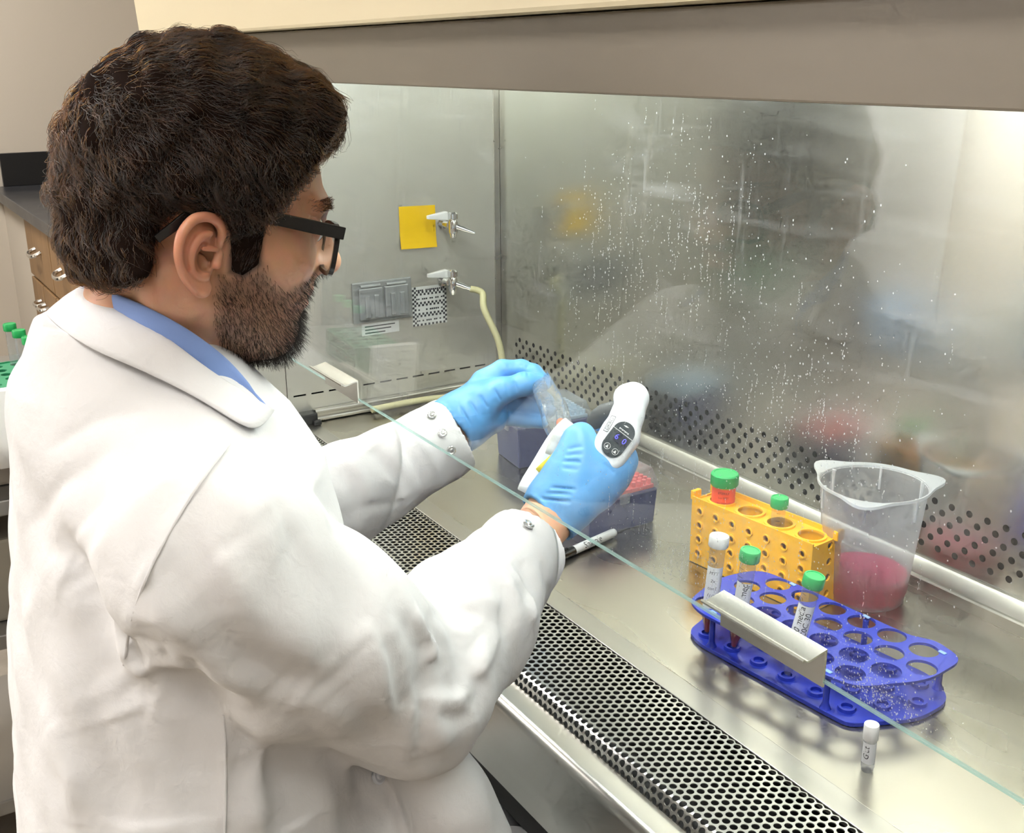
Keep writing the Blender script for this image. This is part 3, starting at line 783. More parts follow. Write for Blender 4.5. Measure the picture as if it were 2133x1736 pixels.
# ------------------------------------------------------------------ three-cornered beaker with pink medium
bk = empty('beaker', (-0.800, 0.9815, 0.0))
tag(bk, 'translucent plastic three-cornered beaker with pink liquid, against the rear wall', 'beaker')
FROST = clear_mat('frosted_polypropylene', (0.90, 0.91, 0.93), rough=0.25, haze=0.46, haze_col=(0.92, 0.94, 0.97))
FROST_RIM = clear_mat('frosted_rim', (0.9, 0.91, 0.93), rough=0.2, haze=0.9, haze_col=(0.95, 0.96, 0.97))
Hb = 0.145; rb, rt = 0.0465, 0.0605
MB().lathe([(.002, .0015), (rb-.006, .0015), (rb-.001, .0), (rb, .003), (rb+.0012, .012), (rb+.0022, .013), (rt, Hb-.002)], 48, cap0=True, cap1=False).build('beaker_wall', FROST, bk, smooth=50)
def tri(rb_, amp, n=72, a0=0.0):
    out = []
    for k in range(n):
        a = 2*PI*k/n; d = ((a-a0+PI/3) % (2*PI/3))-PI/3
        out.append((rb_+amp*math.exp(-(d/0.30)**2))*1.0)
    return out
corner_a = math.atan2(1.046-.9815, -.767+.800)
outer = tri(rt+.0035, .0205, a0=corner_a); inner = [rt-.0005]*72
rings = []
for zz, rr in ((Hb-.004, inner), (Hb-.001, [r_+.001 for r_ in inner]), (Hb+.0005, [a*.55+b*.45 for a, b in zip(inner, outer)]), (Hb+.0010, outer), (Hb-.0025, outer), (Hb-.0028, [r_+.0035 for r_ in inner])):
    rings.append([(rr[k]*math.cos(2*PI*k/72), rr[k]*math.sin(2*PI*k/72), zz) for k in range(72)])
rim = MB().rings(rings, False, False).build('rim', FROST_RIM, bk, smooth=40)
for k in range(6):
    a = corner_a+PI/3*k; rr = rt-.0010 if k % 2 else rt+.0018
    MB().box((rt-.004, -.0013, Hb-.030), (rt+.0005, .0013, Hb-.002)).xform(Matrix.Rotation(a, 4, 'Z')).build('rib', FROST_RIM, bk, bevel=0.0005)
MB().lathe([(.002, .0028), (rb-.004, .0028), (rb-.0015, .006), (rb+.0010, .034), (.001, .034)], 40).build('pink_medium', clear_mat('pink_medium', (0.80, 0.12, 0.32), rough=0.05, haze=0.90, haze_col=hexc('ff3a80')), bk, smooth=40)

# ------------------------------------------------------------------ small vial at the front
vb = (-0.5605, 0.7175, 0.0)
vi = empty('cryovial', vb); tag(vi, 'small white-capped vial standing alone near the glass edge', 'vial')
MB().lathe([(.0050, 0), (.0054, .001), (.0054, .004), (.0060, .0045), (.0060, .034)], 20, cap1=False).build('vial_body', clear_mat('vial_plastic', (0.85, 0.86, 0.88), rough=0.15, haze=0.38, haze_col=(0.92, 0.93, 0.95)), vi, smooth=40)
MB().lathe([(.0066, .0330), (.0068, .0335), (.0068, .0475), (.0064, .0485), (.0052, .0485), (.0050, .0462), (.0004, .0462)], 28).build('vial_cap', WHITECAP, vi, smooth=35)
ca = math.atan2(-vb[1], -vb[0])
l = MB(); N = 16; rr = .00615
for q in range(N):
    aa, ab = ca-1.2+2.4*q/N, ca-1.2+2.4*(q+1)/N
    l.add([(rr*math.cos(aa), rr*math.sin(aa), .010), (rr*math.cos(ab), rr*math.sin(ab), .010), (rr*math.cos(ab), rr*math.sin(ab), .031), (rr*math.cos(aa), rr*math.sin(aa), .031)], [(0, 1, 2, 3)])
lo = l.build('label', LABEL, vi, smooth=40)
tv, tf = text_mesh('Glut', .0075, 0.2)
P = [(rr*1.01*math.cos(ca-.35-y_/rr), rr*1.01*math.sin(ca-.35-y_/rr), .021+x_) for x_, y_, _ in tv]
me = bpy.data.meshes.new('handwriting'); me.from_pydata(P, [], tf); me.update(); link('handwriting', me, INK, lo, fix=False)

# ------------------------------------------------------------------ permanent marker lying on the work surface
mk0 = Vector((-1.0655, 0.700, 0.0068)); mk1 = Vector((-1.0950, 0.830, 0.0068))
ml = (mk1-mk0).length; md = (mk1-mk0).normalized()
Mm = basis((0, 0, 1), md.cross(Vector((0, 0, 1))), mk0)
# local z runs along the pen
Mm = Matrix.Translation(mk0) @ md.to_track_quat('Z', 'Y').to_matrix().to_4x4()
mk = bpy.data.objects.new('marker_pen', None); COL.objects.link(mk); mk.matrix_world = Mm; mk.empty_display_size = .01
tag(mk, 'permanent marker with black cap and pale grey barrel lying under the right hand', 'marker')
MB().lathe([(.0040, .0), (.0052, .001), (.0060, .048), (.0063, .049), (.0063, .051)], 20).build('pen_cap', BLACK, mk, smooth=40)
MB().box((-.0015, .0055, .004), (.0015, .0078, .040)).build('pocket_clip', BLACK, mk, bevel=0.0006)
barrel = MB().lathe([(.0058, .051), (.0060, .052), (.0060, ml-.006), (.0054, ml-.001), (.0046, ml)], 20).build('barrel', mat('barrel_grey', (0.62, 0.63, 0.64), 0.35), mk, smooth=40)
tv, tf = text_mesh('Sharpie', .0115, 0.1)
cdir = Mm.inverted() @ Vector((0, 0, .62)); ac = math.atan2(cdir.y, cdir.x)
P = [(.00635*math.cos(ac-y_/.006), .00635*math.sin(ac-y_/.006), .084+x_) for x_, y_, _ in tv]
me = bpy.data.meshes.new('lettering'); me.from_pydata(P, [], tf); me.update(); link('lettering', me, INK, barrel, fix=False)

# ------------------------------------------------------------------ pipette tip boxes
NAVY = mat('navy_plastic', hexc('232a5c'), 0.4)
LIDM = clear_mat('tip_lid', (0.88, 0.9, 0.92), rough=0.12, haze=0.22, haze_col=(0.92, 0.95, 0.98))
def tip_box(loc, rz, label, insert_mat, w=0.082, d=0.118, hb=0.052, hl=0.030):
    t = empty('tip_box', loc, rz); tag(t, label, 'tip box', 'pipette tip boxes')
    b = MB().rings([[(-w/2+.004, -d/2+.004, 0), (w/2-.004, -d/2+.004, 0), (w/2-.004, d/2-.004, 0), (-w/2+.004, d/2-.004, 0)], [(-w/2+.001, -d/2+.001, hb), (w/2-.001, -d/2+.001, hb), (w/2-.001, d/2-.001, hb), (-w/2+.001, d/2-.001, hb)]])
    b.build('box_base', NAVY, t, bevel=0.003)
    MB().box((-w/2+.005, -d/2+.005, hb), (w/2-.005, d/2-.005, hb+.006)).build('tip_tray', insert_mat, t, bevel=0.001)
    tips = MB()
    for i in range(8):
        for j in range(12):
            tips.lathe([(.0030, hb+.006), (.0032, hb+.013)], 6, (-w/2+.010+i*(w-.02)/7, -d/2+.010+j*(d-.02)/11, 0), False, True)
    ti = tips.build('tips', insert_mat, t); 
    h0, h1 = hb-.002, hb+hl
    lid = MB().rings([[(-w/2, -d/2, h0), (w/2, -d/2, h0), (w/2, d/2, h0), (-w/2, d/2, h0)], [(-w/2+.001, -d/2+.001, h0+.012), (w/2-.001, -d/2+.001, h0+.012), (w/2-.001, d/2-.001, h0+.012), (-w/2+.001, d/2-.001, h0+.012)], [(-w/2+.007, -d/2+.007, h1), (w/2-.007, -d/2+.007, h1), (w/2-.007, d/2-.007, h1), (-w/2+.007, d/2-.007, h1)]], cap0=False)
    lid.build('lid', LIDM, t, bevel=0.0015)
    for s in (-1, 1):
        MB().box((-.012, s*(d/2+.0015)-.0015, hb-.012), (.012, s*(d/2+.0015)+.0015, hb+.004)).build('latch', LIDM, t, bevel=0.0006)
        MB().box((s*(w/2+.0012)-.0012, -.008, hb-.010), (s*(w/2+.0012)+.0012, .008, hb+.004)).build('latch', LIDM, t, bevel=0.0006)
    return t
PINK = mat('tip_pink', hexc('f0706e'), 0.4)
PALE = mat('tip_pale', hexc('b9cfe0'), 0.4)
tip_box((-1.142, 0.850, 0), 0.0, 'navy tip box with pink tips under a clear lid, right of the gloved hand', PINK)
tip_box((-1.415, 0.923, 0), -0.117, 'navy tip box with empty clear lid behind the gloved left hand', PALE, w=.088, d=.132, hb=.068, hl=.028)
# ------------------------------------------------------------------ side bench far left
OAK = mat('oak_veneer', hexc('8d6d48'), 0.5, noise=(6, 0.7, hexc('6f5233')), stretch=(6, 6, 0.8))
SLATE = mat('black_epoxy', (0.022, 0.023, 0.026), 0.32, noise=(7, 0.5, (0.05, 0.05, 0.055), 0.08))
PULL = mat('pull_nickel', (0.7, 0.69, 0.66), 0.25, 1.0)
ZC, YFR = 0.20, 0.51
bt = MB().box((XL+.002, YFR-.02, ZC-.035), (-2.02, YB-.002, ZC)).build('bench_worktop', SLATE, bevel=0.003)
tag(bt, 'black epoxy worktop of the side bench with a chalky smear', 'worktop')
bs = MB().box((XL+.002, YFR+.02, ZC), (XL+.022, YB-.002, ZC+.112)).build('backsplash', mat('black_splash', (0.012, 0.012, 0.013), 0.35), bevel=0.002)
tag(bs, 'black backsplash strip standing on the far end of the bench', 'backsplash')
xs = [-3.74, -3.33, -2.92, -2.51, -2.10]
names = ['farthest from the steel cabinet', 'second from the far end', 'third from the far end', 'next to the steel cabinet']
struct(MB().box((XL, YFR+.012, FLOOR_Z), (-3.742, YFR+.05, ZC-.036)).build('wall_return', WALLP))
for i in range(4):
    u = empty('drawer_unit', ((xs[i]+xs[i+1])/2, YFR+.3, FLOOR_Z))
    tag(u, 'oak bench unit with drawer over doors, '+names[i], 'cabinet', 'oak units under the bench')
    w = xs[i+1]-xs[i]; zt = ZC-.036-FLOOR_Z
    MB().box((-w/2+.001, -.28, .10), (w/2-.001, .45, zt)).build('carcass', OAK, u)
    MB().box((-w/2+.02, -.24, .0), (w/2-.02, .45, .10)).build('plinth', DARKGREY, u)
    dr = MB().box((-w/2+.004, -.300, zt-.185), (w/2-.004, -.281, zt-.012)).build('drawer', OAK, u, bevel=0.002)
    def pull(zc, p, xo=0.0):
        pts = [(xo-.045, -.300, zc+.008), (xo-.043, -.318, zc), (xo-.02, -.326, zc-.004), (xo+.02, -.326, zc-.004), (xo+.043, -.318, zc), (xo+.045, -.300, zc+.008)]
        MB().tube(smooth_path(pts, 4), 0.0062, 8).build('pull', PULL, p, smooth=40)
    pull(zt-.095, dr)
    for s in (-1, 1):
        d_ = MB().box((min(s*.003, s*(w/2-.004)), -.300, .115), (max(s*.003, s*(w/2-.004)), -.281, zt-.195)).build('door', OAK, u, bevel=0.002)
        pts = [(s*.035-.03, -.300, zt-.25), (s*.035-.026, -.322, zt-.255), (s*.035+.026, -.322, zt-.255), (s*.035+.03, -.300, zt-.25)]
        MB().tube(smooth_path(pts, 4), 0.0060, 8).build('pull', PULL, d_, smooth=40)

# ------------------------------------------------------------------ equipment trolley left of the operator
ct = empty('trolley', (-2.10, 0.06, FLOOR_Z)); tag(ct, 'dark steel trolley with shelves behind the operator at the left edge', 'trolley')
zt = 0.060-FLOOR_Z
SHELF = mat('shelf_steel', (0.35, 0.34, 0.32), 0.35, 0.9)
for k, zz in enumerate((zt-.028, zt-.16, zt-.40, 0.12)):
    MB().box((-.24, -.33, zz), (.22, .31, zz+.028)).build('shelf', SHELF, ct, bevel=0.003)
for sx in (-1, 1):
    for sy_ in (-1, 1):
        MB().tube([(-.01+sx*.22, -.01+sy_*.31, .06), (-.01+sx*.22, -.01+sy_*.31, zt-.002)], .012, 10).build('post', CHROME, ct, smooth=40)
        MB().tube([(-.01+sx*.22-.012, -.01+sy_*.31, .03), (-.01+sx*.22+.012, -.01+sy_*.31, .03)], .03, 16).build('caster', BLACK, ct, smooth=40)
TX, TY, TZ = -2.10, 0.06, 0.0602
def on_trolley(o, label, cat, group=None): tag(o, label, cat, group); return o
bxa = MB().box((-2.28, -.24, -.0715), (-1.95, .28, .028)).build('instrument_box', mat('instrument_taupe', hexc('9b8f80'), 0.4), bevel=0.006)
tag(bxa, 'taupe instrument box on the second shelf of the trolley', 'box')
bxb = MB().box((-2.30, -.26, -.3115), (-1.93, .28, -.16)).build('instrument_box', mat('instrument_grey', hexc('8e8577'), 0.4), bevel=0.006)
tag(bxb, 'larger greyish box on the third shelf of the trolley', 'box')
# green tube rack, capped tubes, papers
GRK = mat('rack_green', hexc('2f8f63'), 0.45)
gr = empty('tube_rack', (-1.985, 0.212, TZ), 0.1); tag(gr, 'green plastic tube rack on the trolley beside the printed sheets', 'rack')
gh = [circle(-.075+i*.03, -.03+j*.03, .009, 14) for i in range(6) for j in range(3)]
go = [(-.095, -.048), (.095, -.048), (.095, .048), (-.095, .048)]
for z0, z1 in ((0, .003), (.022, .025), (.045, .048)):
    plate(go, gh if z0 else [], z0, z1).build('tier', GRK, gr)
for sx in (-1, 1):
    MB().box((sx*.095-.0015, -.048, 0), (sx*.095+.0015, .048, .05)).build('end_panel', GRK, gr)
for i, (lx, ly, lab) in enumerate(((.045, .03, 'tube with green cap standing upright in the green rack, nearest the operator'), (-.015, .03, 'middle green-capped tube in the green rack'), (-.075, .03, 'far green-capped tube in the green rack'))):
    a = .1; b_ = (-1.985+lx*math.cos(a)-ly*math.sin(a), .212+lx*math.sin(a)+ly*math.cos(a), TZ+.0035)
    t = conical('sample_tube', lab, b_, (0, 0, 1), GREEN, grads=False, liquid=.02)
sh = []
def sheet(name, pts, w, label, M_=PAPER):
    v = []; f = []
    for i, p in enumerate(pts):
        for s in range(6): v.append((p[0]+w[0]*s/5, p[1]+w[1]*s/5, p[2]))
    for i in range(len(pts)-1):
        for s in range(5): f.append((i*6+s, i*6+s+1, i*6+s+7, i*6+s+6))
    o = MB().add(v, f).build(name, M_, smooth=60); so = o.modifiers.new('thickness', 'SOLIDIFY'); so.thickness = 0.0008
    tag(o, label, 'paper'); return o
PRINT = mat('printed_sheet', (0.84, 0.84, 0.82), 0.7, noise=(160, 0.45, (0.45, 0.45, 0.47)), stretch=(1, 1, 1))
sheet('paper_sheet', [(-2.25, .272, TZ+.002), (-2.1, .272, TZ+.003), (-1.95, .272, TZ+.003), (-1.89, .272, TZ+.002), (-1.868, .272, TZ-.012), (-1.862, .272, TZ-.05), (-1.860, .272, TZ-.075)], (0.0, .083), 'printed paper sheet draped over the end of the trolley top', PRINT)
sheet('paper_sheet', [(-1.885, .15, TZ+.056), (-1.872, .15, TZ+.054), (-1.864, .155, TZ+.03), (-1.859, .16, TZ-.03), (-1.857, .165, TZ-.07)], (.004, .10), 'white note sheet hanging beside the green rack')

# ------------------------------------------------------------------ dark backdrop added across the room to darken the steel wall's reflection
fr = empty('backdrop', (XL+.36, -1.62, FLOOR_Z)); tag(fr, 'added unseen dark refrigerator mirrored as a dark block in the rear steel wall', 'backdrop')
BACKDROP = mat('backdrop_dark', (0.018, 0.02, 0.024), 0.4)
MB().box((-.355, -1.0, .05), (.33, 1.0, 2.0)).build('body', BACKDROP, fr, bevel=.01)
for s_ in (-1, 1):
    dd = MB().box((.332, min(s_*.004, s_*.99), .08), (.372, max(s_*.004, s_*.99), 1.97)).build('door', BACKDROP, fr, bevel=.006)
    MB().tube([(.40, s_*.05, .8), (.40, s_*.05, 1.3)], .012, 10).build('handle', CHROME, dd, smooth=40)
MB().box((-.34, -.95, 0), (.30, .95, .05)).build('plinth', DARKGREY, fr)
# ------------------------------------------------------------------ the operator
def at(px, py, d):
    """point seen at a photograph pixel, d metres from the photographer"""
    v = _F*2299.35+_R*(px-1066.5)-_U*(py-868.0)
    return CAM+d*v/np.linalg.norm(v)
def lerp(a, b, t): return np.asarray(a)*(1-t)+np.asarray(b)*t
def sstep(x, a, b):
    t = np.clip((x-a)/(b-a), 0, 1); return t*t*(3-2*t)
person = empty('person', (-0.88, 0.2, FLOOR_Z))
tag(person, 'person with dark wavy hair, beard and glasses in a white lab coat and blue gloves', 'person')
PINV = Matrix.Translation(-Vector(person.location))
def pp(o): o.parent = person; o.matrix_parent_inverse = PINV; return o

SH_R, EL_R, WR_R = np.array((-.702, .187, .292)), np.array((-.722, .340, .122)), at(1143, 1078, 1.135)
SH_L, EL_L, WR_L = np.array((-1.062, .190, .292)), np.array((-1.205, .372, .062)), at(946, 905, 1.392)

# head frame (r = right, f = forward, u = up), origin midway between the ear canals
hO = np.array((-.8716, .2375, .4859)); hF = np.array((.1187, .9671, -.2250)); hR = np.array((.9925, -.1219, 0.)); hU = np.array((.0274, .2233, .9744))
def H2W(v): v = np.atleast_2d(v); return hO+v[:, :1]*hR+v[:, 1:2]*hF+v[:, 2:3]*hU
def W2H(p): q = np.asarray(p)-hO; return np.array((q@hR, q@hF, q@hU))

SKIN = bpy.data.materials.new('skin'); SKIN.use_nodes = True
nt = SKIN.node_tree; b = nt.nodes['Principled BSDF']
at_n = nt.nodes.new('ShaderNodeAttribute'); at_n.attribute_name = 'tint'
noi = nt.nodes.new('ShaderNodeTexNoise'); noi.inputs['Scale'].default_value = 70; noi.inputs['Detail'].default_value = 5
tcn = nt.nodes.new('ShaderNodeTexCoord'); nt.links.new(tcn.outputs['Object'], noi.inputs['Vector'])
mx = nt.nodes.new('ShaderNodeMix'); mx.data_type = 'RGBA'; mx.blend_type = 'MULTIPLY'; mx.inputs['Factor'].default_value = 0.22
nt.links.new(at_n.outputs['Color'], mx.inputs[6]); nt.links.new(noi.outputs['Color'], mx.inputs[7])
nt.links.new(mx.outputs[2], b.inputs['Base Color'])
b.inputs['Roughness'].default_value = 0.46; b.inputs['Subsurface Weight'].default_value = 0.25
b.inputs['Subsurface Radius'].default_value = (0.012, 0.004, 0.002); b.inputs['Subsurface Scale'].default_value = 0.35
bp = nt.nodes.new('ShaderNodeBump'); bp.inputs['Strength'].default_value = 0.12; bp.inputs['Distance'].default_value = 0.001
n2 = nt.nodes.new('ShaderNodeTexNoise'); n2.inputs['Scale'].default_value = 420; nt.links.new(tcn.outputs['Object'], n2.inputs['Vector'])
nt.links.new(n2.outputs['Fac'], bp.inputs['Height']); nt.links.new(bp.outputs[0], b.inputs['Normal'])

# ---- head and neck, sculpted in the head frame
hf = Field((-.130, -.160, -.215), (.130, .165, .215), .0017, .055)
hf.ell((0, .008, .046), (.0725, .087, .084))
hf.ell((0, .030, .005), (.064, .062, .078), k=.03)
hf.ell((0, .062, -.030), (.044, .030, .048), k=.03)
for s in (-1, 1):
    hf.cone((s*.052, .004, -.036), (s*.020, .068, -.066), .017, .016, k=.025)
    hf.ell((s*.043, .060, .003), (.024, .024, .018), k=.02)
    hf.cone((s*.012, .094, .043), (s*.040, .082, .041), .0085, .008, k=.012)
    hf.ell((s*.031, .100, .024), (.015, .010, .010), k=.012, op='-')
    hf.ell((s*.031, .083, .024), (.0135, .012, .0115), k=.004)
    hf.ell((s*.0115, .099, -.005), (.0085, .010, .0075), k=.006)
    hf.cone((s*.010, .093, -.012), (s*.022, .084, -.034), .006, .006, k=.012)
hf.cone((0, .092, .036), (0, .113, -.001), .0075, .0100, k=.012)
hf.ell((0, .112, -.003), (.011, .010, .009), k=.006)
hf.ell((0, .092, -.026), (.022, .010, .0055), k=.006)
hf.ell((0, .091, -.038), (.019, .010, .0060), k=.005)
hf.ell((0, .077, -.066), (.022, .014, .015), k=.015)
hf.cone((-.020, .101, -.032), (.020, .101, -.032), .0018, k=.003, op='-')
nb = W2H((-.885, .188, .345)); nb2 = W2H((-.885, .188, .385))
hf.cone((0, -.020, -.030), nb2, .050, .050, k=.03); hf.cone(nb2, nb, .050, .052, k=.02)
hf.cone((0, .040, -.062), lerp(nb2, nb, .5)+np.array((0, .040, 0)), .020, .024, k=.03)
for s in (-1, 1):
    hf.cone((s*.058, -.028, -.030), nb+np.array((s*.018, .052, .0)), .013, .010, k=.02)
skull_field = hf.a.copy()
ears = []
for s in (-1, 1):
    ef = Field((min(s*.060, s*.106), -.040, -.045), (max(s*.060, s*.106), .024, .043), .0008)
    hx = [(.0720, .006, -.0010), (.0770, .0088, .0110), (.0820, .0060, .0205), (.0872, -.0030, .0262), (.0925, -.0145, .0238), (.0962, -.0220, .0130), (.0962, -.0228, -.0005), (.0925, -.0185, -.0125), (.0872, -.0115, -.0215), (.0815, -.0045, -.0262)]
    hx = [(s*a, b_, c) for a, b_, c in hx]
    n_ = np.array((s*.80, .58, 0.08)); n_ /= np.linalg.norm(n_); tt = np.array((-s*.58, .80, 0)); tt /= np.linalg.norm(tt); uu = np.cross(n_, tt)
    ef.ell((s*.0832, -.0068, .0005), (.0030, .0180, .0255), k=.004, R=(n_, tt, uu))
    ef.cone((s*.062, -.006, .012), (s*.0810, -.0075, .010), .011, .007, k=.006)
    ef.cone((s*.062, -.004, -.012), (s*.0800, -.0065, -.010), .010, .007, k=.006)
    ef.chain(smooth_path(hx, 4), list(np.interp(np.linspace(0, 9, 37), range(10), [.0024, .0027, .0030, .0033, .0035, .0035, .0033, .0033, .0038, .0046])), k=.0016)
    ef.ell((s*.0800, -.0005, -.0262), (.0042, .0070, .0072), k=.004)
    ah = [(s*.0850, -.001, .0150), (s*.0885, -.0085, .0115), (s*.0912, -.0130, .0025), (s*.0895, -.0122, -.0080), (s*.0850, -.0060, -.0155), (s*.0815, .0010, -.0165)]
    ef.chain(smooth_path(ah, 4), list(np.interp(np.linspace(0, 5, 21), range(6), [.0020, .0026, .0029, .0028, .0027, .0026])), k=.0022)
    # hollow between rim and inner fold, bowl and canal
    gr_ = [(s*.0870, .0015, .0195), (s*.0930, -.0105, .0185), (s*.0965, -.0175, .0085), (s*.0955, -.0178, -.0035), (s*.0915, -.0140, -.0130)]
    ef.chain(smooth_path(gr_, 4), list(np.interp(np.linspace(0, 4, 17), range(5), [.0014, .0022, .0024, .0022, .0012])), k=.0012, op='-')
    ef.ell((s*.0885, -.0028, -.0035), (.0085, .0078, .0118), k=.0020, op='-', R=(n_, tt, uu))
    ef.ell((s*.0810, -.0005, -.0050), (.0060, .0062, .0085), k=.0020, op='-', R=(n_, tt, uu))
    ef.cone((s*.083, .001, -.002), (s*.068, .006, -.003), .0042, .0028, k=.002, op='-')
    ef.cone((s*.0765, .0088, -.0005), (s*.0805, .0072, -.0070), .0034, .0038, k=.003)
    ef.cone((s*.0880, -.0050, .0035), (s*.0800, .0055, .0035), .0016, .0020, k=.002)
    ears.append(ef.mesh(1))
hv, hq = hf.mesh(1)
# ---- torso, arms and hands below the clothes
bf = Field((-1.36, .02, -.30), (-.60, .72, .44), .0045)
bf.chain([(-.885, .19, -.25), (-.885, .19, .0), (-.885, .20, .20), (-.885, .195, .32)], [.11, .095, .10, .05], k=.03)
for S_, E_, W_ in ((SH_R, EL_R, WR_R), (SH_L, EL_L, WR_L)):
    bf.cone((-.885, .185, .31), S_, .048, .044, k=.03); bf.chain([S_, E_, lerp(E_, W_, .45), W_, lerp(E_, W_, 1.04)], [.043, .036, .036, .0255, .026], k=.01)
bv, bq = bf.mesh(1)
body, V, Fq = quad_mesh('body', [(H2W(hv), hq), (bv, bq)]+[(H2W(a_), b_) for a_, b_ in ears], SKIN, None)
pp(body); person_body = body
# skin tint per point: base, warmer ears and cheeks, darker where the beard grows
def poly_sdf(poly, Fm, Um):
    d = np.full(np.broadcast(Fm, Um).shape, 1e9); ins = np.zeros(d.shape, bool); n = len(poly)
    for i in range(n):
        x0, y0 = poly[i]; x1, y1 = poly[(i+1) % n]; ex, ey = x1-x0, y1-y0
        t = np.clip(((Fm-x0)*ex+(Um-y0)*ey)/(ex*ex+ey*ey), 0, 1)
        d = np.minimum(d, np.hypot(Fm-x0-t*ex, Um-y0-t*ey))
        c = ((y0 > Um) != (y1 > Um)) & (Fm < (x1-x0)*(Um-y0)/((y1-y0) if y1 != y0 else 1e-9)+x0)
        ins ^= c
    return np.where(ins, -d, d)
HAIR_POLY = [(.110, .092), (.082, .080), (.052, .051), (.041, .026), (.045, -.006), (.032, -.020), (.017, -.016), (.013, .016), (.004, .032), (-.016, .033), (-.030, .016), (-.033, -.012), (-.036, -.024), (-.048, -.036), (-.064, -.046), (-.13, -.052), (-.13, .19), (.110, .19)]
BEARD_POLY = [(.045, -.004), (.055, -.018), (.068, -.024), (.080, -.017), (.096, -.012), (.13, -.014), (.13, -.11), (.044, -.11), (.030, -.076), (.016, -.052), (.011, -.034), (.012, -.018), (.032, -.014)]
L = np.stack([(V-hO)@hR, (V-hO)@hF, (V-hO)@hU], 1)
bd = poly_sdf(BEARD_POLY, L[:, 1], L[:, 2]); hd_ = poly_sdf(HAIR_POLY, L[:, 1], L[:, 2])
lips = (np.abs(L[:, 0]) < .022) & (L[:, 1] > .082) & (L[:, 2] > -.044) & (L[:, 2] < -.021)
base = np.array(hexc('d7a283')); ear_c = np.array(hexc('dd9a7c')); beardc = np.array(hexc('3a2a23')); hairc = np.array((.02, .013, .01))
tint = np.tile(base, (len(V), 1))
we = (sstep(np.abs(L[:, 0]), .076, .088)*(L[:, 1] > -.06)*(np.abs(L[:, 2]) < .06))[:, None]; tint = tint*(1-we)+ear_c*we
wb_ = (np.clip(.5-bd/.010, 0, 1)*.62*~lips)[:, None]; tint = tint*(1-wb_)+beardc*wb_
wl = (lips*1.0)[:, None]*.6; tint = tint*(1-wl)+np.array(hexc('b56f63'))*wl
wh = (np.clip(-hd_/.004, 0, 1)*.85*(np.abs(L[:, 0]) < .080))[:, None]; tint = tint*(1-wh)+hairc*wh
ca_ = body.data.color_attributes.new('tint', 'FLOAT_COLOR', 'POINT')
ca_.data.foreach_set('color', np.concatenate([tint, np.ones((len(V), 1))], 1).astype(np.float32).ravel())
body.data.materials.clear(); body.data.materials.append(SKIN)
EYE = mat('eye_white', (0.85, 0.84, 0.82), 0.15); IRIS = mat('iris_brown', (0.06, 0.03, 0.015), 0.15)
for s in (-1, 1):
    c_ = H2W((s*.031, .0845, .0245))[0]; g = hF*.92-hU*.35-hR*.05; g /= np.linalg.norm(g)
    me_ = MB().lathe([(.0001, -.0118)]+[(.0118*math.cos(a), .0118*math.sin(a)) for a in np.linspace(-1.3, 1.3, 12)]+[(.0001, .0118)], 20)
    Rm = Vector(g).to_track_quat('Z', 'Y').to_matrix().to_4x4(); Rm.translation = Vector(c_)
    e = me_.xform(Rm).build('eye', EYE, None, smooth=180); pp(e)
    MB().lathe([(.0058, .0104), (.0045, .0112), (.0001, .0119)], 18, cap0=False).xform(Rm).build('iris', IRIS, e, smooth=180)

# ---- hair: a full wavy mass carrying separate strands
HAIRM = bpy.data.materials.new('dark_brown_hair'); HAIRM.use_nodes = True
nt = HAIRM.node_tree; nt.nodes.clear(); o_ = nt.nodes.new('ShaderNodeOutputMaterial'); hb_ = nt.nodes.new('ShaderNodeBsdfHairPrincipled')
hb_.parametrization = 'MELANIN'; hb_.inputs['Melanin'].default_value = 0.86; hb_.inputs['Melanin Redness'].default_value = 0.30
hb_.inputs['Roughness'].default_value = 0.32; hb_.inputs['Radial Roughness'].default_value = 0.4; hb_.inputs['Random Color'].default_value = 0.35
nt.links.new(hb_.outputs[0], o_.inputs[0])
BEARDM = mat('black_beard', (0.014, 0.010, 0.008), 0.55, spec=0.25)
HAIRB = mat('hair_mass', hexc('1c130f'), 0.95, spec=0.05)
hs_ = Field((-.130, -.160, -.215), (.130, .165, .215), .0017, .055)
_, Xr, Yf, Zu = hs_.block((-1, -1, -1), (1, 1, 1))
lump = (np.sin(Xr*95+Yf*40)*np.sin(Yf*110+1.3)*np.sin(Zu*120+Xr*60+.4)+.6*np.sin(Yf*170+Zu*60)*np.sin(Zu*190-Yf*40+Xr*80))
tk = .0035+.0195*np.maximum(sstep(Zu, -.005, .055), sstep(-Yf, .015, .05)*sstep(Zu, -.065, -.015))+.002*sstep(Yf, .0, .05)*sstep(Zu, .06, .10)+.0030*sstep(Zu, .08, .12)-.010*sstep(Yf, .055, .095)*(1-sstep(Zu, .085, .12))
tk = tk+.0045*lump*sstep(tk, .006, .018)
shell = skull_field-tk.astype(np.float32)
fold = poly_sdf(HAIR_POLY, Yf[0], Zu[0])[None].astype(np.float32)
d_ = fold+.002; k_ = .012; h_ = np.maximum(k_-np.abs(shell-d_), 0)/k_
hs_.a = (np.maximum(shell, d_)+h_*h_*k_*.25).astype(np.float32)
hs_.ell((.022, .070, .116), (.038, .018, .018), k=.02); hs_.ell((-.02, .068, .114), (.04, .018, .018), k=.02)
hs_.ell((.036, .076, .098), (.018, .010, .015), k=.012)
hsv, hsq = hs_.mesh(1)
hair, HV, HQ = quad_mesh('hair', [(H2W(hsv), hsq)], HAIRB, None); pp(hair)

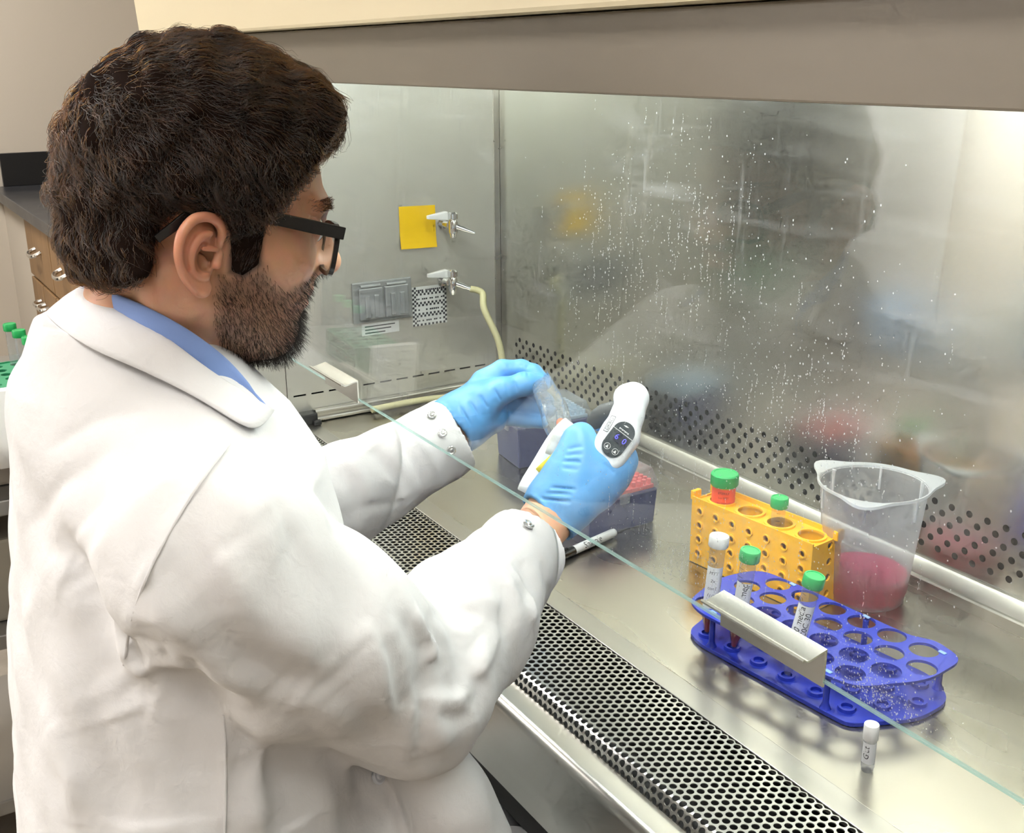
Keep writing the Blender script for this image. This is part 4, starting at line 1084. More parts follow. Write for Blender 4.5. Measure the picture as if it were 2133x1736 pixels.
def sample_faces(v, q, n):
    a = v[q[:, 0]]; b2 = v[q[:, 1]]; c = v[q[:, 2]]; d = v[q[:, 3]]
    nr = np.cross(c-a, d-b2); ar = np.linalg.norm(nr, axis=1)
    idx = rng.choice(len(q), n, p=ar/ar.sum()); s, t = rng.random(n)[:, None], rng.random(n)[:, None]
    p = (a[idx]*(1-s)+b2[idx]*s)*(1-t)+(d[idx]*(1-s)+c[idx]*s)*t
    return p, nr[idx]/np.maximum(ar[idx], 1e-12)[:, None]
def strands(name, P, parent_o, rad, material, npts):
    """P: (n, npts, 3) world points"""
    hc = bpy.data.hair_curves.new(name); n = len(P); hc.add_curves([npts]*n)
    hc.position_data.foreach_set('vector', P.reshape(-1).astype(np.float32))
    ra = hc.attributes.get('radius') or hc.attributes.new('radius', 'FLOAT', 'POINT')
    tp = np.linspace(1, .35, npts)[None]*np.ones((n, 1))*rad
    ra.data.foreach_set('value', tp.astype(np.float32).ravel())
    hc.materials.append(material)
    o = bpy.data.objects.new(name, hc); COL.objects.link(o); o.parent = parent_o; return o
def norm(v): return v/np.maximum(np.linalg.norm(v, axis=-1, keepdims=True), 1e-9)
NS, NP = 22000, 13
P0, N0 = sample_faces(hsv, hsq, NS)
if np.mean((N0*(P0-np.array((0, 0, .05)))).sum(1)) < 0: N0 = -N0
keep = (poly_sdf(HAIR_POLY, P0[:, 1], P0[:, 2]) < .004) & ~((np.abs(P0[:, 0]) < .05) & (P0[:, 2] < .0) & (P0[:, 1] > -.05))
P0, N0 = P0[keep], N0[keep]
r_, f_, u_ = P0.T
wt = sstep(u_+rng.normal(0, .016, len(u_))*sstep(-f_, -.01, .04), .075, .115)[:, None]; wbk = sstep(-f_, .02, .07)[:, None]
top_dir = np.stack([.10*np.sign(r_)+0*r_, np.ones_like(r_), .10-.5*sstep(f_, .05, .10)], 1)
side_dir = np.stack([0*r_, .15-.35*sstep(f_, -.02, .03), -np.ones_like(r_)], 1)
front = sstep(f_, .055, .085)[:, None]
side_dir = side_dir*(1-front)+np.stack([0*r_, .8+0*r_, -.55+0*r_], 1)*front
flow = norm(rng.normal(0, .16, P0.shape)+top_dir*wt+side_dir*(1-wt)*(1-wbk)+wbk*(1-wt)*np.stack([0*r_, .1+0*r_, -1+0*r_], 1))
flow = norm(flow-N0*(flow*N0).sum(1, keepdims=True))
bi = np.cross(N0, flow)
ph = 60*r_+75*f_+90*u_+1.2*np.sin(140*u_+40*f_)+1.2*np.sin(120*f_-70*r_)
ph = ph+rng.normal(0, .35, len(ph))
length = (.022+.024*sstep(u_, .02, .08)+.008*wt[:, 0])*rng.uniform(.7, 1.2, len(ph))
length = np.where(poly_sdf(HAIR_POLY, f_, u_) > -.014, np.minimum(length, .016), length)
curl = (.0056*(1-.50*wt[:, 0])*sstep(length, .012, .03)); lam = .024+.014*wt[:, 0]
tpar = np.linspace(0, 1, NP)
fly = rng.random(len(ph)) < .035
lift = np.where(fly, rng.uniform(.005, .011, len(ph)), rng.uniform(.0005, .0035, len(ph)))
S = tpar[None]*length[:, None]
amp = curl[:, None]*np.minimum(1, tpar[None]*2.2)
a1 = amp*np.sin(ph[:, None]+2*PI*S/lam[:, None]); a2 = amp*.8*(1+np.cos(ph[:, None]+2*PI*S/lam[:, None]))
P = P0[:, None]-N0[:, None]*.0018+flow[:, None]*S[..., None]+bi[:, None]*a1[..., None]-N0[:, None]*(.5*S*S/.085)[..., None]
def field_at(fd, p):
    q = np.clip(((p-fd.lo)/fd.h), 1, fd.n-2.001); i = q.astype(int); t = q-i; out = 0
    for dx in (0, 1):
        for dy in (0, 1):
            for dz in (0, 1):
                w = (t[:, 0] if dx else 1-t[:, 0])*(t[:, 1] if dy else 1-t[:, 1])*(t[:, 2] if dz else 1-t[:, 2])
                out = out+w*fd.a[i[:, 0]+dx, i[:, 1]+dy, i[:, 2]+dz]
    return out
height = -.0016+(a2*.8+lift[:, None]*tpar[None]**1.3)
Pf = P.reshape(-1, 3); hgt = height.reshape(-1); e_ = .0025
for _ in range(3):
    d0 = field_at(hs_, Pf)
    g = np.stack([field_at(hs_, Pf+np.eye(3)[k]*e_)-field_at(hs_, Pf-np.eye(3)[k]*e_) for k in range(3)], 1)
    Pf = Pf-norm(g)*np.clip(d0-hgt, -.02, .02)[:, None]
P = Pf.reshape(P.shape)
far = field_at(hs_, Pf).reshape(P.shape[:2]).max(1)
ok_ = far < .015
P, P0 = P[ok_], P0[ok_]
# gather neighbouring strands into locks
gi = rng.choice(len(P), 1100, replace=False); G, G0 = P[gi], P0[gi]
near_ = np.empty(len(P), int)
for c0 in range(0, len(P), 2000):
    near_[c0:c0+2000] = np.argmin(((P0[c0:c0+2000, None]-G0[None])**2).sum(-1), 1)
wk = (.72*tpar**.8)[None, :, None]*rng.uniform(.5, 1, (len(P), 1, 1))
P = P*(1-wk)+(G[near_]+(P0-G0[near_])[:, None]*(1-.85*tpar)[None, :, None])*wk
hw = H2W(P.reshape(-1, 3)).reshape(P.shape)
so_ = strands('hair_strands', hw, hair, .00020, HAIRM, NP); so_['kind'] = 'stuff'
# beard, moustache and brows
P0, N0 = sample_faces(hv, hq, 60000)
if np.mean((N0*(P0-np.array((0, 0, .02)))).sum(1)) < 0: N0 = -N0
bdp = poly_sdf(BEARD_POLY, P0[:, 1], P0[:, 2])
lipm = (np.abs(P0[:, 0]) < .021) & (P0[:, 1] > .082) & (P0[:, 2] > -.043) & (P0[:, 2] < -.022)
kb = (bdp < .002) & ~lipm & (rng.random(len(bdp)) < np.clip(.28-bdp/.014+.5*sstep(-P0[:, 2], .04, .07), 0, 1)) & (np.abs(P0[:, 0]) < .078) & (P0[:, 2] > -.10)
P0, N0 = P0[kb], N0[kb]
r_, f_, u_ = P0.T
fl = norm(np.stack([.1*np.sign(r_), .30+.3*sstep(f_, .04, .08), -1.0+0*r_], 1)+rng.normal(0, .35, P0.shape)); 
ln = (.0040+.0055*sstep(f_, .05, .085)*sstep(-u_, .03, .06))*rng.uniform(.6, 1.3, len(r_))
tp = np.linspace(0, 1, 5)
P = P0[:, None]+fl[:, None]*(tpar_ := tp[None]*ln[:, None])[..., None]*.8+N0[:, None]*(ln[:, None]*(.75*tp[None]-.35*tp[None]**2))[..., None]
bo = strands('beard', H2W(P.reshape(-1, 3)).reshape(P.shape), person, .00012, BEARDM, 5); pp(bo); bo['kind'] = 'stuff'
P0, N0 = sample_faces(hv, hq, 90000)
if np.mean((N0*(P0-np.array((0, 0, .02)))).sum(1)) < 0: N0 = -N0
kb = (np.abs(np.abs(P0[:, 0])-.031) < .021) & (np.abs(P0[:, 2]-(.0465-.10*np.abs(np.abs(P0[:, 0])-.026))) < .0042) & (P0[:, 1] > .06)
P0, N0 = P0[kb], N0[kb]
fl = norm(np.stack([np.sign(P0[:, 0]), -.1+0*P0[:, 0], .15+0*P0[:, 0]], 1)+rng.normal(0, .15, P0.shape))
P = P0[:, None]+fl[:, None]*(tp[None]*.008)[..., None]+N0[:, None]*(.0018*np.sin(tp*2.4))[None, :, None]
eb = strands('eyebrows', H2W(P.reshape(-1, 3)).reshape(P.shape), person, .00012, HAIRM, 5); pp(eb); eb['kind'] = 'stuff'

# ---- glasses
gl_ = MB()
def hp(*v): return tuple(H2W(v)[0])
arm = lambda s: [(s*.0775, -.036, .004), (s*.0785, -.026, .0145), (s*.0785, -.012, .0305), (s*.0770, .004, .0335), (s*.0735, .030, .0325), (s*.0705, .075, .0300), (s*.0690, .1015, .0285)]
FRAME = mat('frame_black', (0.010, 0.010, 0.011), 0.18, spec=0.6)
gl_root = MB()
def rect_loft(pts, hh, hw_):
    rings = []
    for i, p in enumerate(pts):
        p = np.array(p); t = norm(np.array(pts[min(i+1, len(pts)-1)])-np.array(pts[max(i-1, 0)])); w = np.array((1., 0, 0)); n = np.cross(t, w); n /= np.linalg.norm(n)
        rings.append([tuple(H2W(p+n*a*hh[i]+w*b_*hw_)[0]) for a, b_ in ((1, 1), (1, -1), (-1, -1), (-1, 1))])
    return MB().rings(rings)
gfront = MB()
def rim_pts(cx, g=0.0, n=36):
    out = []
    for k in range(n):
        a = 2*PI*k/n; c, s = math.cos(a), math.sin(a); e = 2/3.2
        x = (.0255+g)*math.copysign(abs(c)**e, c); z = (.0185+g)*math.copysign(abs(s)**e, s)
        out.append((cx+x, .1010-.05*(abs(cx+x)/.07)**2*.10, .0125+z))
    return out
for s in (-1, 1):
    o1, i1 = rim_pts(s*.0355, .0026), rim_pts(s*.0355, -.0010)
    rings = [[hp(*p) for p in o1], [hp(p[0], p[1]+.0038, p[2]) for p in o1], [hp(p[0], p[1]+.0038, p[2]) for p in i1], [hp(*p) for p in i1], [hp(*p) for p in o1]]
    gfront.rings(rings, False, False)
gfront.tube([hp(-.0085, .1035, .020), hp(-.004, .106, .0225), hp(.004, .106, .0225), hp(.0085, .1035, .020)], .0024, 8)
for s in (-1, 1): gfront.box((0, 0, 0), (0, 0, 0)) if False else None
glasses = gfront.build('eyeglasses', FRAME, None, smooth=40); pp(glasses)
for s in (-1, 1):
    rect_loft(arm(s), [.0030, .0034, .0036, .0040, .0046, .0050, .0048], .0019).build('temple_arm', FRAME, glasses, bevel=0.0008)
    lens = rim_pts(s*.0355, -.0008); lb = MB().rings([[hp(p[0], p[1]+.0012, p[2]) for p in lens], [hp(p[0], p[1]+.0028, p[2]) for p in lens]])
    lb.build('lens', clear_mat('lens_glass', (0.97, 0.98, 0.98), rough=0.0) if 'lens_glass' not in MATS else MATS['lens_glass'], glasses)
# ---- white lab coat
COATM = bpy.data.materials.new('white_cotton'); COATM.use_nodes = True
nt = COATM.node_tree; b = nt.nodes['Principled BSDF']
b.inputs['Base Color'].default_value = (0.715, 0.705, 0.705, 1); b.inputs['Roughness'].default_value = 0.85; b.inputs['Specular IOR Level'].default_value = 0.2
b.inputs['Sheen Weight'].default_value = 0.15; b.inputs['Sheen Roughness'].default_value = 0.5
tcn = nt.nodes.new('ShaderNodeTexCoord')
n1 = nt.nodes.new('ShaderNodeTexNoise'); n1.inputs['Scale'].default_value = 22; n1.inputs['Detail'].default_value = 4; nt.links.new(tcn.outputs['Object'], n1.inputs['Vector'])
n2 = nt.nodes.new('ShaderNodeTexNoise'); n2.inputs['Scale'].default_value = 900; n2.inputs['Detail'].default_value = 2; nt.links.new(tcn.outputs['Object'], n2.inputs['Vector'])
b1 = nt.nodes.new('ShaderNodeBump'); b1.inputs['Strength'].default_value = 0.25; b1.inputs['Distance'].default_value = 0.006; nt.links.new(n1.outputs['Fac'], b1.inputs['Height'])
b2 = nt.nodes.new('ShaderNodeBump'); b2.inputs['Strength'].default_value = 0.12; b2.inputs['Distance'].default_value = 0.0006; nt.links.new(n2.outputs['Fac'], b2.inputs['Height'])
n3 = nt.nodes.new('ShaderNodeTexNoise'); n3.inputs['Scale'].default_value = 75; n3.inputs['Detail'].default_value = 3; n3.inputs['Distortion'].default_value = 0.6; nt.links.new(tcn.outputs['Object'], n3.inputs['Vector'])
b3 = nt.nodes.new('ShaderNodeBump'); b3.inputs['Strength'].default_value = 0.22; b3.inputs['Distance'].default_value = 0.003; nt.links.new(n3.outputs['Fac'], b3.inputs['Height'])
nt.links.new(b1.outputs[0], b3.inputs['Normal']); nt.links.new(b3.outputs[0], b2.inputs['Normal']); nt.links.new(b2.outputs[0], b.inputs['Normal'])
CUFF_R = lerp(EL_R, WR_R, .77); CUFF_L = lerp(EL_L, WR_L, .97)
cf = Field((-1.37, -.02, -.46), (-.575, .70, .475), .0030)
zk = [-.46, -.30, -.15, 0.0, .15, .25, .31, .35, .38, .41, .44]
cyk = [.20, .20, .195, .19, .195, .205, .205, .195, .185, .183, .185]
axk = [.215, .215, .21, .198, .190, .190, .172, .130, .092, .070, .056]
ayk = [.165, .165, .155, .140, .130, .124, .117, .106, .092, .074, .060]
sl, X, Y, Z = cf.block((-1.2, -.02, -.46), (-.6, .45, .45))
cy_, ax_, ay_ = np.interp(Z, zk, cyk), np.interp(Z, zk, axk), np.interp(Z, zk, ayk)
D = ((np.abs((X+.885)/ax_)**2.3+np.abs((Y-cy_)/ay_)**2.3)**(1/2.3)-1)*np.minimum(ax_, ay_)
cf._mix(sl, np.maximum(D, Z-.430).astype(np.float32), .01, '+')
for S_, E_, C_, W_, rs in ((SH_R, EL_R, CUFF_R, WR_R, (.074, .075, .064, .061, .0435)), (SH_L, EL_L, CUFF_L, WR_L, (.072, .070, .062, .060, .049))):
    sx = np.sign(S_[0]+.885)
    cf.cone((-.885+sx*.045, .183, .358), S_+np.array((-sx*.012, 0, .008)), .044, .058, k=.04)
    cf.chain([S_, lerp(S_, E_, .5)+np.array((sx*.004, -.004, 0)), E_, lerp(E_, C_, .45), C_], rs, k=.018)
# belly, lap and skirt over the thighs
cf.chain([(-.80, .24, -.26), (-.775, .47, -.245), (-.77, .585, -.25)], [.115, .098, .080], k=.05)
cf.chain([(-.97, .24, -.26), (-.985, .47, -.245), (-.99, .585, -.25)], [.115, .098, .080], k=.05)
cf.chain([(-.80, .315, -.02), (-.770, .372, -.085), (-.765, .40, -.16)], [.055, .052, .05], k=.05)
cf.chain([at(900, 1595, 1.01), at(945, 1670, 1.03), at(985, 1760, 1.06)], [.030, .030, .034], k=.03)
base_coat = cf.a.copy()
def hit(px, py, a=None):
    a = base_coat if a is None else a
    d0 = at(px, py, 1.0)-CAM
    for d in np.arange(.55, 1.5, .002):
        q = ((CAM+d*d0-cf.lo)/cf.h).astype(int)
        if (q >= 0).all() and (q < cf.n).all() and a[tuple(q)] < 0: return CAM+d*d0
    return None
def dens(pts, n=6):
    out = smooth_path([(x, y, 0) for x, y in pts], n); return [(p[0], p[1]) for p in out]
def stroke(pts, amp, sig, side=0.0, sharp=2.0):
    """a fold pressed into (amp > 0) or raised on (amp < 0) the cloth along a measured line"""
    P3 = [hit(*p) for p in dens(pts, 4)]; P3 = [p for p in P3 if p is not None]
    if len(P3) < 2: return
    A = np.array(P3); m_ = 3.2*sig
    sl, X, Y, Z = cf.block(A.min(0)-m_, A.max(0)+m_)
    best = np.full(np.broadcast(X, Y, Z).shape, 1e3, np.float32); tt = np.zeros_like(best)
    for i in range(len(A)-1):
        p, d = A[i], A[i+1]-A[i]
        if np.linalg.norm(d) > .07: continue
        t = np.clip(((X-p[0])*d[0]+(Y-p[1])*d[1]+(Z-p[2])*d[2])/(d@d+1e-12), 0, 1)
        q = (X-p[0]-t*d[0])**2+(Y-p[1]-t*d[1])**2+(Z-p[2]-t*d[2])**2
        w = q < best; best = np.where(w, q, best); tt = np.where(w, (i+t)/(len(A)-1), tt)
    taper = np.sqrt(np.clip(np.sin(PI*np.clip(tt, .03, .97)), 0, 1))
    cf.a[sl] += (amp*taper*np.exp(-(np.sqrt(best)/sig)**sharp)).astype(np.float32)
# valleys
for pts, amp, sig in (([(112, 1150), (150, 1165), (185, 1240), (210, 1340), (250, 1420), (330, 1462)], .014, .016),
                  ([(842, 1285), (880, 1340), (893, 1400), (880, 1480), (866, 1560)], .010, .011),
                  ([(945, 1300), (965, 1370), (962, 1425), (930, 1440)], .007, .010),
                  ([(1010, 1400), (1000, 1450), (985, 1480)], .005, .010),
                  ([(420, 1480), (420, 1420), (400, 1360)], .008, .012),
                  ([(330, 1150), (440, 1290), (560, 1400), (650, 1440)], .006, .022),
                  ([(560, 1040), (660, 1180), (760, 1330)], .005, .020),
                  ([(770, 930), (815, 985), (835, 1040)], .008, .012),
                  ([(690, 975), (730, 1020), (745, 1075)], .008, .012),
                  ([(260, 1480), (300, 1600), (310, 1736)], .008, .025),
                  ([(560, 1540), (600, 1640), (620, 1736)], .008, .022),
                  ([(1085, 1165), (1105, 1210), (1100, 1270)], .005, .010),
                  ([(1040, 1190), (1060, 1250), (1050, 1320)], .004, .010),
                  ([(700, 1440), (760, 1500), (800, 1560)], .006, .014),
                  ([(300, 770), (360, 850), (470, 900)], .004, .016)):
    stroke(pts, amp*1.45, sig, sharp=1.2)
# ridges
for pts, amp, sig in (([(865, 1275), (900, 1330), (905, 1390)], -.007, .010),
                  ([(905, 1450), (960, 1455), (975, 1440)], -.006, .010),
                  ([(1000, 1290), (1010, 1360), (1005, 1420)], -.005, .012),
                  ([(850, 1590), (860, 1500), (875, 1420)], -.006, .010),
                  ([(60, 1290), (160, 1130), (310, 985)], -.005, .014),
                  ([(160, 1250), (250, 1090), (360, 985)], -.004, .012),
                  ([(300, 1230), (420, 1360), (560, 1460)], -.006, .020),
                  ([(440, 1150), (560, 1300), (700, 1420)], -.006, .022),
                  ([(800, 985), (830, 1020), (850, 1060)], -.005, .009),
                  ([(720, 950), (760, 1000), (775, 1050)], -.005, .010),
                  ([(228, 1265), (250, 1360), (300, 1420)], -.008, .012),
                  ([(1020, 1180), (1075, 1230), (1120, 1300)], -.004, .012),
                  ([(930, 1560), (900, 1500), (905, 1430)], -.006, .012)):
    stroke(pts, amp*1.45, sig, sharp=1.3)
SEAMS = ([(478, 925), (400, 1030), (320, 1170), (275, 1290), (258, 1385)], [(466, 1490), (470, 1600), (468, 1735)])
for pts in SEAMS: stroke(pts, -.0020, .006)
# finer wrinkles
for pts, amp, sig in (([(1018, 1300), (990, 1345), (965, 1395)], .0030, .005), ([(1040, 1330), (1010, 1380), (1000, 1420)], -.0028, .005),
                      ([(1075, 1180), (1110, 1240), (1118, 1300)], -.0026, .005), ([(1130, 1170), (1148, 1230), (1140, 1290)], .0028, .005),
                      ([(1015, 1190), (1050, 1260), (1060, 1330)], .0025, .006), ([(960, 1260), (1000, 1250), (1050, 1262)], -.0026, .006),
                      ([(900, 1290), (950, 1270), (1010, 1290)], .0024, .006), ([(880, 1300), (925, 1350), (935, 1410)], .0040, .006),
                      ([(905, 1480), (945, 1500), (985, 1490)], .0034, .006), ([(870, 1430), (910, 1440), (950, 1420)], .0032, .006),
                      ([(800, 1330), (830, 1400), (840, 1480)], .0035, .008), ([(760, 1290), (800, 1390), (815, 1500)], -.0035, .009),
                      ([(330, 1410), (390, 1420), (440, 1470)], .0045, .008), ([(300, 1390), (360, 1375), (420, 1400)], -.0040, .008),
                      ([(270, 1330), (320, 1340), (380, 1380)], .0030, .007), ([(275, 1280), (330, 1290), (390, 1330)], -.0026, .007),
                      ([(120, 930), (200, 880), (320, 850)], .0024, .008), ([(60, 1100), (130, 1010), (240, 930)], .0028, .009),
                      ([(90, 1230), (170, 1100), (300, 960)], .0030, .009), ([(380, 1080), (420, 1180), (470, 1290)], .0030, .011),
                      ([(480, 960), (560, 1050), (620, 1150)], -.0030, .012), ([(600, 1480), (650, 1530), (690, 1580)], .0035, .009),
                      ([(660, 1010), (700, 1060), (720, 1120)], .0035, .008), ([(790, 905), (850, 950), (880, 1010)], .0030, .008),
                      ([(850, 890), (900, 950), (915, 1000)], -.0025, .007), ([(700, 1090), (760, 1060), (840, 1045)], .0030, .007),
                      ([(380, 1500), (385, 1620), (390, 1730)], .0040, .010), ([(560, 1500), (540, 1620), (545, 1730)], -.0045, .013),
                      ([(180, 1450), (230, 1600), (240, 1730)], .0050, .014), ([(110, 1500), (150, 1620), (160, 1730)], -.0050, .012),
                      ([(735, 1692), (762, 1668), (802, 1702), (806, 1736)], .0020, .003)):
    stroke(pts, amp*1.9, sig*1.05, sharp=1.15)
# soft unevenness of the cloth
def wob(X, Y, Z):
    return .0016*(np.sin(61*X+23*Z+1.0)*np.sin(47*Y-31*Z+.5)+.7*np.sin(113*X-71*Y+37*Z)*np.sin(53*Z+89*Y)+.5*np.sin(37*X+90*Z+50*Y))
cf.add_fn((-1.37, -.02, -.46), (-.57, .70, .475), wob)
# open sleeve ends and neck
for C_, E_, W_, r_in in ((CUFF_R, EL_R, WR_R, .0375), (CUFF_L, EL_L, WR_L, .0430)):
    a_ = norm(W_-E_); 
    n_ = a_
    sl, X, Y, Z = cf.block(C_-.075, C_+.085)
    plane = ((X-C_[0])*n_[0]+(Y-C_[1])*n_[1]+(Z-C_[2])*n_[2]-.012)
    cf.a[sl] = np.maximum(cf.a[sl], plane.astype(np.float32))
    cf.cone(C_-a_*.004, C_+a_*.05, r_in, r_in, .004, '-')
cv, cq = cf.mesh(0)
coat, CV, CQ = quad_mesh('lab_coat', [(cv, cq)], COATM, None); pp(coat)
for pts in SEAMS:
    P3 = [hit(*p, cf.a) for p in dens(pts, 8)]; P3 = [tuple(p+norm(CAM-p)*.0013) for p in P3 if p is not None]
    P3 = [P3[i] for i in range(len(P3)) if i == 0 or np.linalg.norm(np.subtract(P3[i], P3[i-1])) > .002]
    if len(P3) > 3:
        A_ = np.array(P3); A_[1:-1] = .25*A_[:-2]+.5*A_[1:-1]+.25*A_[2:]
        MB().tube([tuple(p) for p in A_], .0011, 6).build('seam', COATM, coat, smooth=60)

# collar of the coat and of the blue shirt under it
MIDX = -.885
def mirror(p): return np.array((2*MIDX-p[0], p[1], p[2]))
def loop(rows, name, material, parent, thick):
    v = []; f = []; n = len(rows[0])
    for r_ in rows: v += [tuple(p) for p in r_]
    for j in range(len(rows)-1):
        for i in range(n-1): f.append((j*n+i, j*n+i+1, (j+1)*n+i+1, (j+1)*n+i))
    o = MB().add(v, f).build(name, material, parent, smooth=180)
    ss = o.modifiers.new('smooth', 'SUBSURF'); ss.levels = 2; ss.render_levels = 2
    so = o.modifiers.new('thickness', 'SOLIDIFY'); so.thickness = thick; so.offset = 0
    return o
def on_cloth(px, py, d, gap=.007):
    h = hit(px, py, cf.a)
    if h is not None: d = min(d, np.linalg.norm(h-CAM)-gap)
    return at(px, py, d)
def around(right):      # right half given front -> back; add the mirrored left half
    R_ = [on_cloth(*p) for p in right]
    Lh = [mirror(p) for p in reversed(R_) if p[0] > MIDX+.012]
    return R_+Lh
Fo = around([(560, 852, .915), (480, 803, .880), (413, 757, .860), (343, 695, .852), (233, 632, .880), (166, 594, .940)])
Ga = around([(528, 905, .905), (432, 838, .862), (340, 792, .842), (262, 757, .848), (200, 733, .866), (127, 688, .925)])
Mi = [lerp(a, b_, .5)+norm(np.array((a[0]-MIDX, a[1]-.20, .03)))*.006 for a, b_ in zip(Fo, Ga)]
In = [p+np.array((-(p[0]-MIDX)*.10, -(p[1]-.19)*.10, -.035)) for p in Fo]
loop([In, [p+np.array((0, 0, -.002)) for p in Fo], [p+np.array(((p[0]-MIDX)*.06, (p[1]-.19)*.06, .001)) for p in Fo], Mi, Ga], 'coat_collar', COATM, coat, .0016)
SHIRT = mat('shirt_blue', hexc('7d97cf'), 0.8, bump=(700, 0.2, 0.0005), sheen=0.2)
To = around([(566, 846, .918), (498, 760, .884), (452, 716, .864), (384, 668, .848), (299, 624, .850), (226, 594, .876), (170, 582, .928)])
Lo = [p+np.array((-(p[0]-MIDX)*.02, -(p[1]-.19)*.02, -.045)) for p in To]
Md = [lerp(a, b_, .5)+norm(np.array((a[0]-MIDX, a[1]-.20, .0)))*.002 for a, b_ in zip(To, Lo)]
Ti = [p+np.array((-(p[0]-MIDX)*.06, -(p[1]-.19)*.06, -.012)) for p in To]
shirt = loop([Ti, To, Md, Lo], 'shirt_collar', SHIRT, None, .0022); pp(shirt)

# cuff studs
STUD = mat('stud_metal', (0.55, 0.55, 0.55), 0.25, 1.0)
def stud(px, py, r=.0055, a=None):
    p = hit(px, py, cf.a); 
    if p is None: return
    e = .006; g = []
    for k in range(3):
        q = ((p-cf.lo)/cf.h).astype(int); lo_ = q.copy(); hi_ = q.copy(); lo_[k] -= 3; hi_[k] += 3
        g.append(cf.a[tuple(np.clip(hi_, 0, cf.n-1))]-cf.a[tuple(np.clip(lo_, 0, cf.n-1))])
    n_ = norm(np.array(g, float)); Rm = Vector(n_).to_track_quat('Z', 'Y').to_matrix().to_4x4(); Rm.translation = Vector(p+n_*.0006)
    MB().lathe([(r, -.001), (r, .0008), (r*.82, .0016), (r*.62, .0010), (r*.45, .0010), (r*.30, .0022), (.0002, .0024)], 20).xform(Rm).build('cuff_stud', STUD, coat, smooth=35)
for q in ((899, 866), (922, 903), (940, 938), (1101, 1093)): stud(*q)
STUD = mat('button_white', (0.72, 0.74, 0.80), 0.35); stud(788, 1618, .0070)

# ---- blue nitrile gloves
GLOVE = mat('blue_nitrile', hexc('5d9fdb'), 0.42, noise=(30, 0.3, hexc('5296d4')), bump=(90, 0.35, 0.0015))
def glove_field(lo, hi): return Field(lo, hi, .0014)
# right hand round the grip of the pipette controller
rw = WR_R
gf_ = Field(rw+np.array((-.13, -.06, -.075)), rw+np.array((.09, .15, .14)), .0014)
def finger(fd, pts, rad, k=.005): fd.chain([at(*p) for p in pts], rad, k=k)
wcut = at(1150, 1066, 1.137); hand_ax = norm(at(1225, 985, 1.15)-at(1140, 1082, 1.133))
gf_.chain([at(1136, 1086, 1.132), at(1165, 1048, 1.140)], [.031, .030], k=.0)
for p in ((1196, 985, 1.148), (1228, 990, 1.150), (1250, 1000, 1.155), (1246, 1022, 1.160)):
    gf_.cone(at(1168, 1046, 1.142), at(*p), .024, .0175, k=.020)
finger(gf_, [(1196, 985, 1.150), (1236, 955, 1.160), (1262, 940, 1.168)], [.017, .0155, .0135], .014)
finger(gf_, [(1228, 990, 1.150), (1272, 962, 1.160), (1296, 948, 1.170)], [.017, .0155, .0130], .014)
finger(gf_, [(1250, 1000, 1.155), (1283, 978, 1.165), (1300, 962, 1.176)], [.016, .0145, .0125], .014)
finger(gf_, [(1246, 1022, 1.160), (1272, 1000, 1.170), (1284, 985, 1.180)], [.0145, .0125, .0110], .014)
# far segments of the fingers, closed round the grip on its far side
finger(gf_, [(1262, 940, 1.168), (1282, 902, 1.196), (1266, 882, 1.208), (1248, 884, 1.212)], [.0125, .0105, .0092, .0080], .003)
finger(gf_, [(1296, 948, 1.170), (1300, 935, 1.200), (1270, 932, 1.222), (1240, 935, 1.226)], [.0122, .0105, .0095, .0082], .003)
finger(gf_, [(1300, 962, 1.176), (1300, 958, 1.206), (1268, 958, 1.226), (1238, 962, 1.228)], [.0118, .0105, .0092, .0080], .003)
finger(gf_, [(1284, 985, 1.180), (1284, 982, 1.206), (1256, 984, 1.222), (1232, 988, 1.224)], [.0105, .0092, .0082, .0072], .003)
# thumb along the left side
finger(gf_, [(1166, 1046, 1.138), (1181, 1000, 1.138), (1196, 945, 1.144), (1204, 916, 1.150), (1213, 905, 1.156)], [.0220, .0180, .0155, .0135, .0120], .012)
gf_.cone(at(1175, 985, 1.140), at(1215, 965, 1.150), .014, .014, k=.020)
# creases over knuckles and the thumb base
for a, b_ in (((1186, 935), (1212, 930)), ((1182, 948), (1210, 946)), ((1178, 962), (1206, 962)), ((1176, 975), (1200, 978)), ((1130, 1040), (1185, 1046)), ((1140, 1028), (1190, 1030)), ((1150, 1016), (1196, 1020)), ((1262, 968), (1278, 985)), ((1286, 952), (1300, 968))):
    def surf(px, py):
        d0 = at(px, py, 1.0)-CAM
        for d in np.arange(1.05, 1.25, .001):
            q = ((CAM+d*d0-gf_.lo)/gf_.h).astype(int)
            if (q >= 0).all() and (q < gf_.n).all() and gf_.a[tuple(q)] < 0: return CAM+d*d0
        return None
    s0, s1 = surf(*a), surf(*b_)
    if s0 is not None and s1 is not None: gf_.cone(s0, s1, .0011, .0008, .003, '-')
# open cuff: cut the end, hollow it, roll the edge
def cuff(fd, edge, ax, r_out, r_in, ex=None):
    sl, X, Y, Z = fd.block(edge-.06, edge+.06)
    pl = -((X-edge[0])*ax[0]+(Y-edge[1])*ax[1]+(Z-edge[2])*ax[2])
    fd.a[sl] = np.maximum(fd.a[sl], pl.astype(np.float32))
    fd.cone(edge-ax*.03, edge+ax*.016, r_in, r_in*.96, .002, '-')
    e1 = norm(np.cross(ax, (0, 0, 1.))); e2 = np.cross(ax, e1); pr = None
    for k in range(25):
        a = 2*PI*k/24; wv = ax*.0022*math.sin(3*a+.7)
        p_ = edge+(e1*math.cos(a)+e2*math.sin(a))*((r_out+r_in)/2+.0004)+wv
        if pr is not None: fd.cone(pr, p_, .0020, .0020, .002)
        pr = p_
cuff(gf_, at(1142, 1077, 1.134), hand_ax, .031, .0285)
gv_, gq_ = gf_.mesh(1)
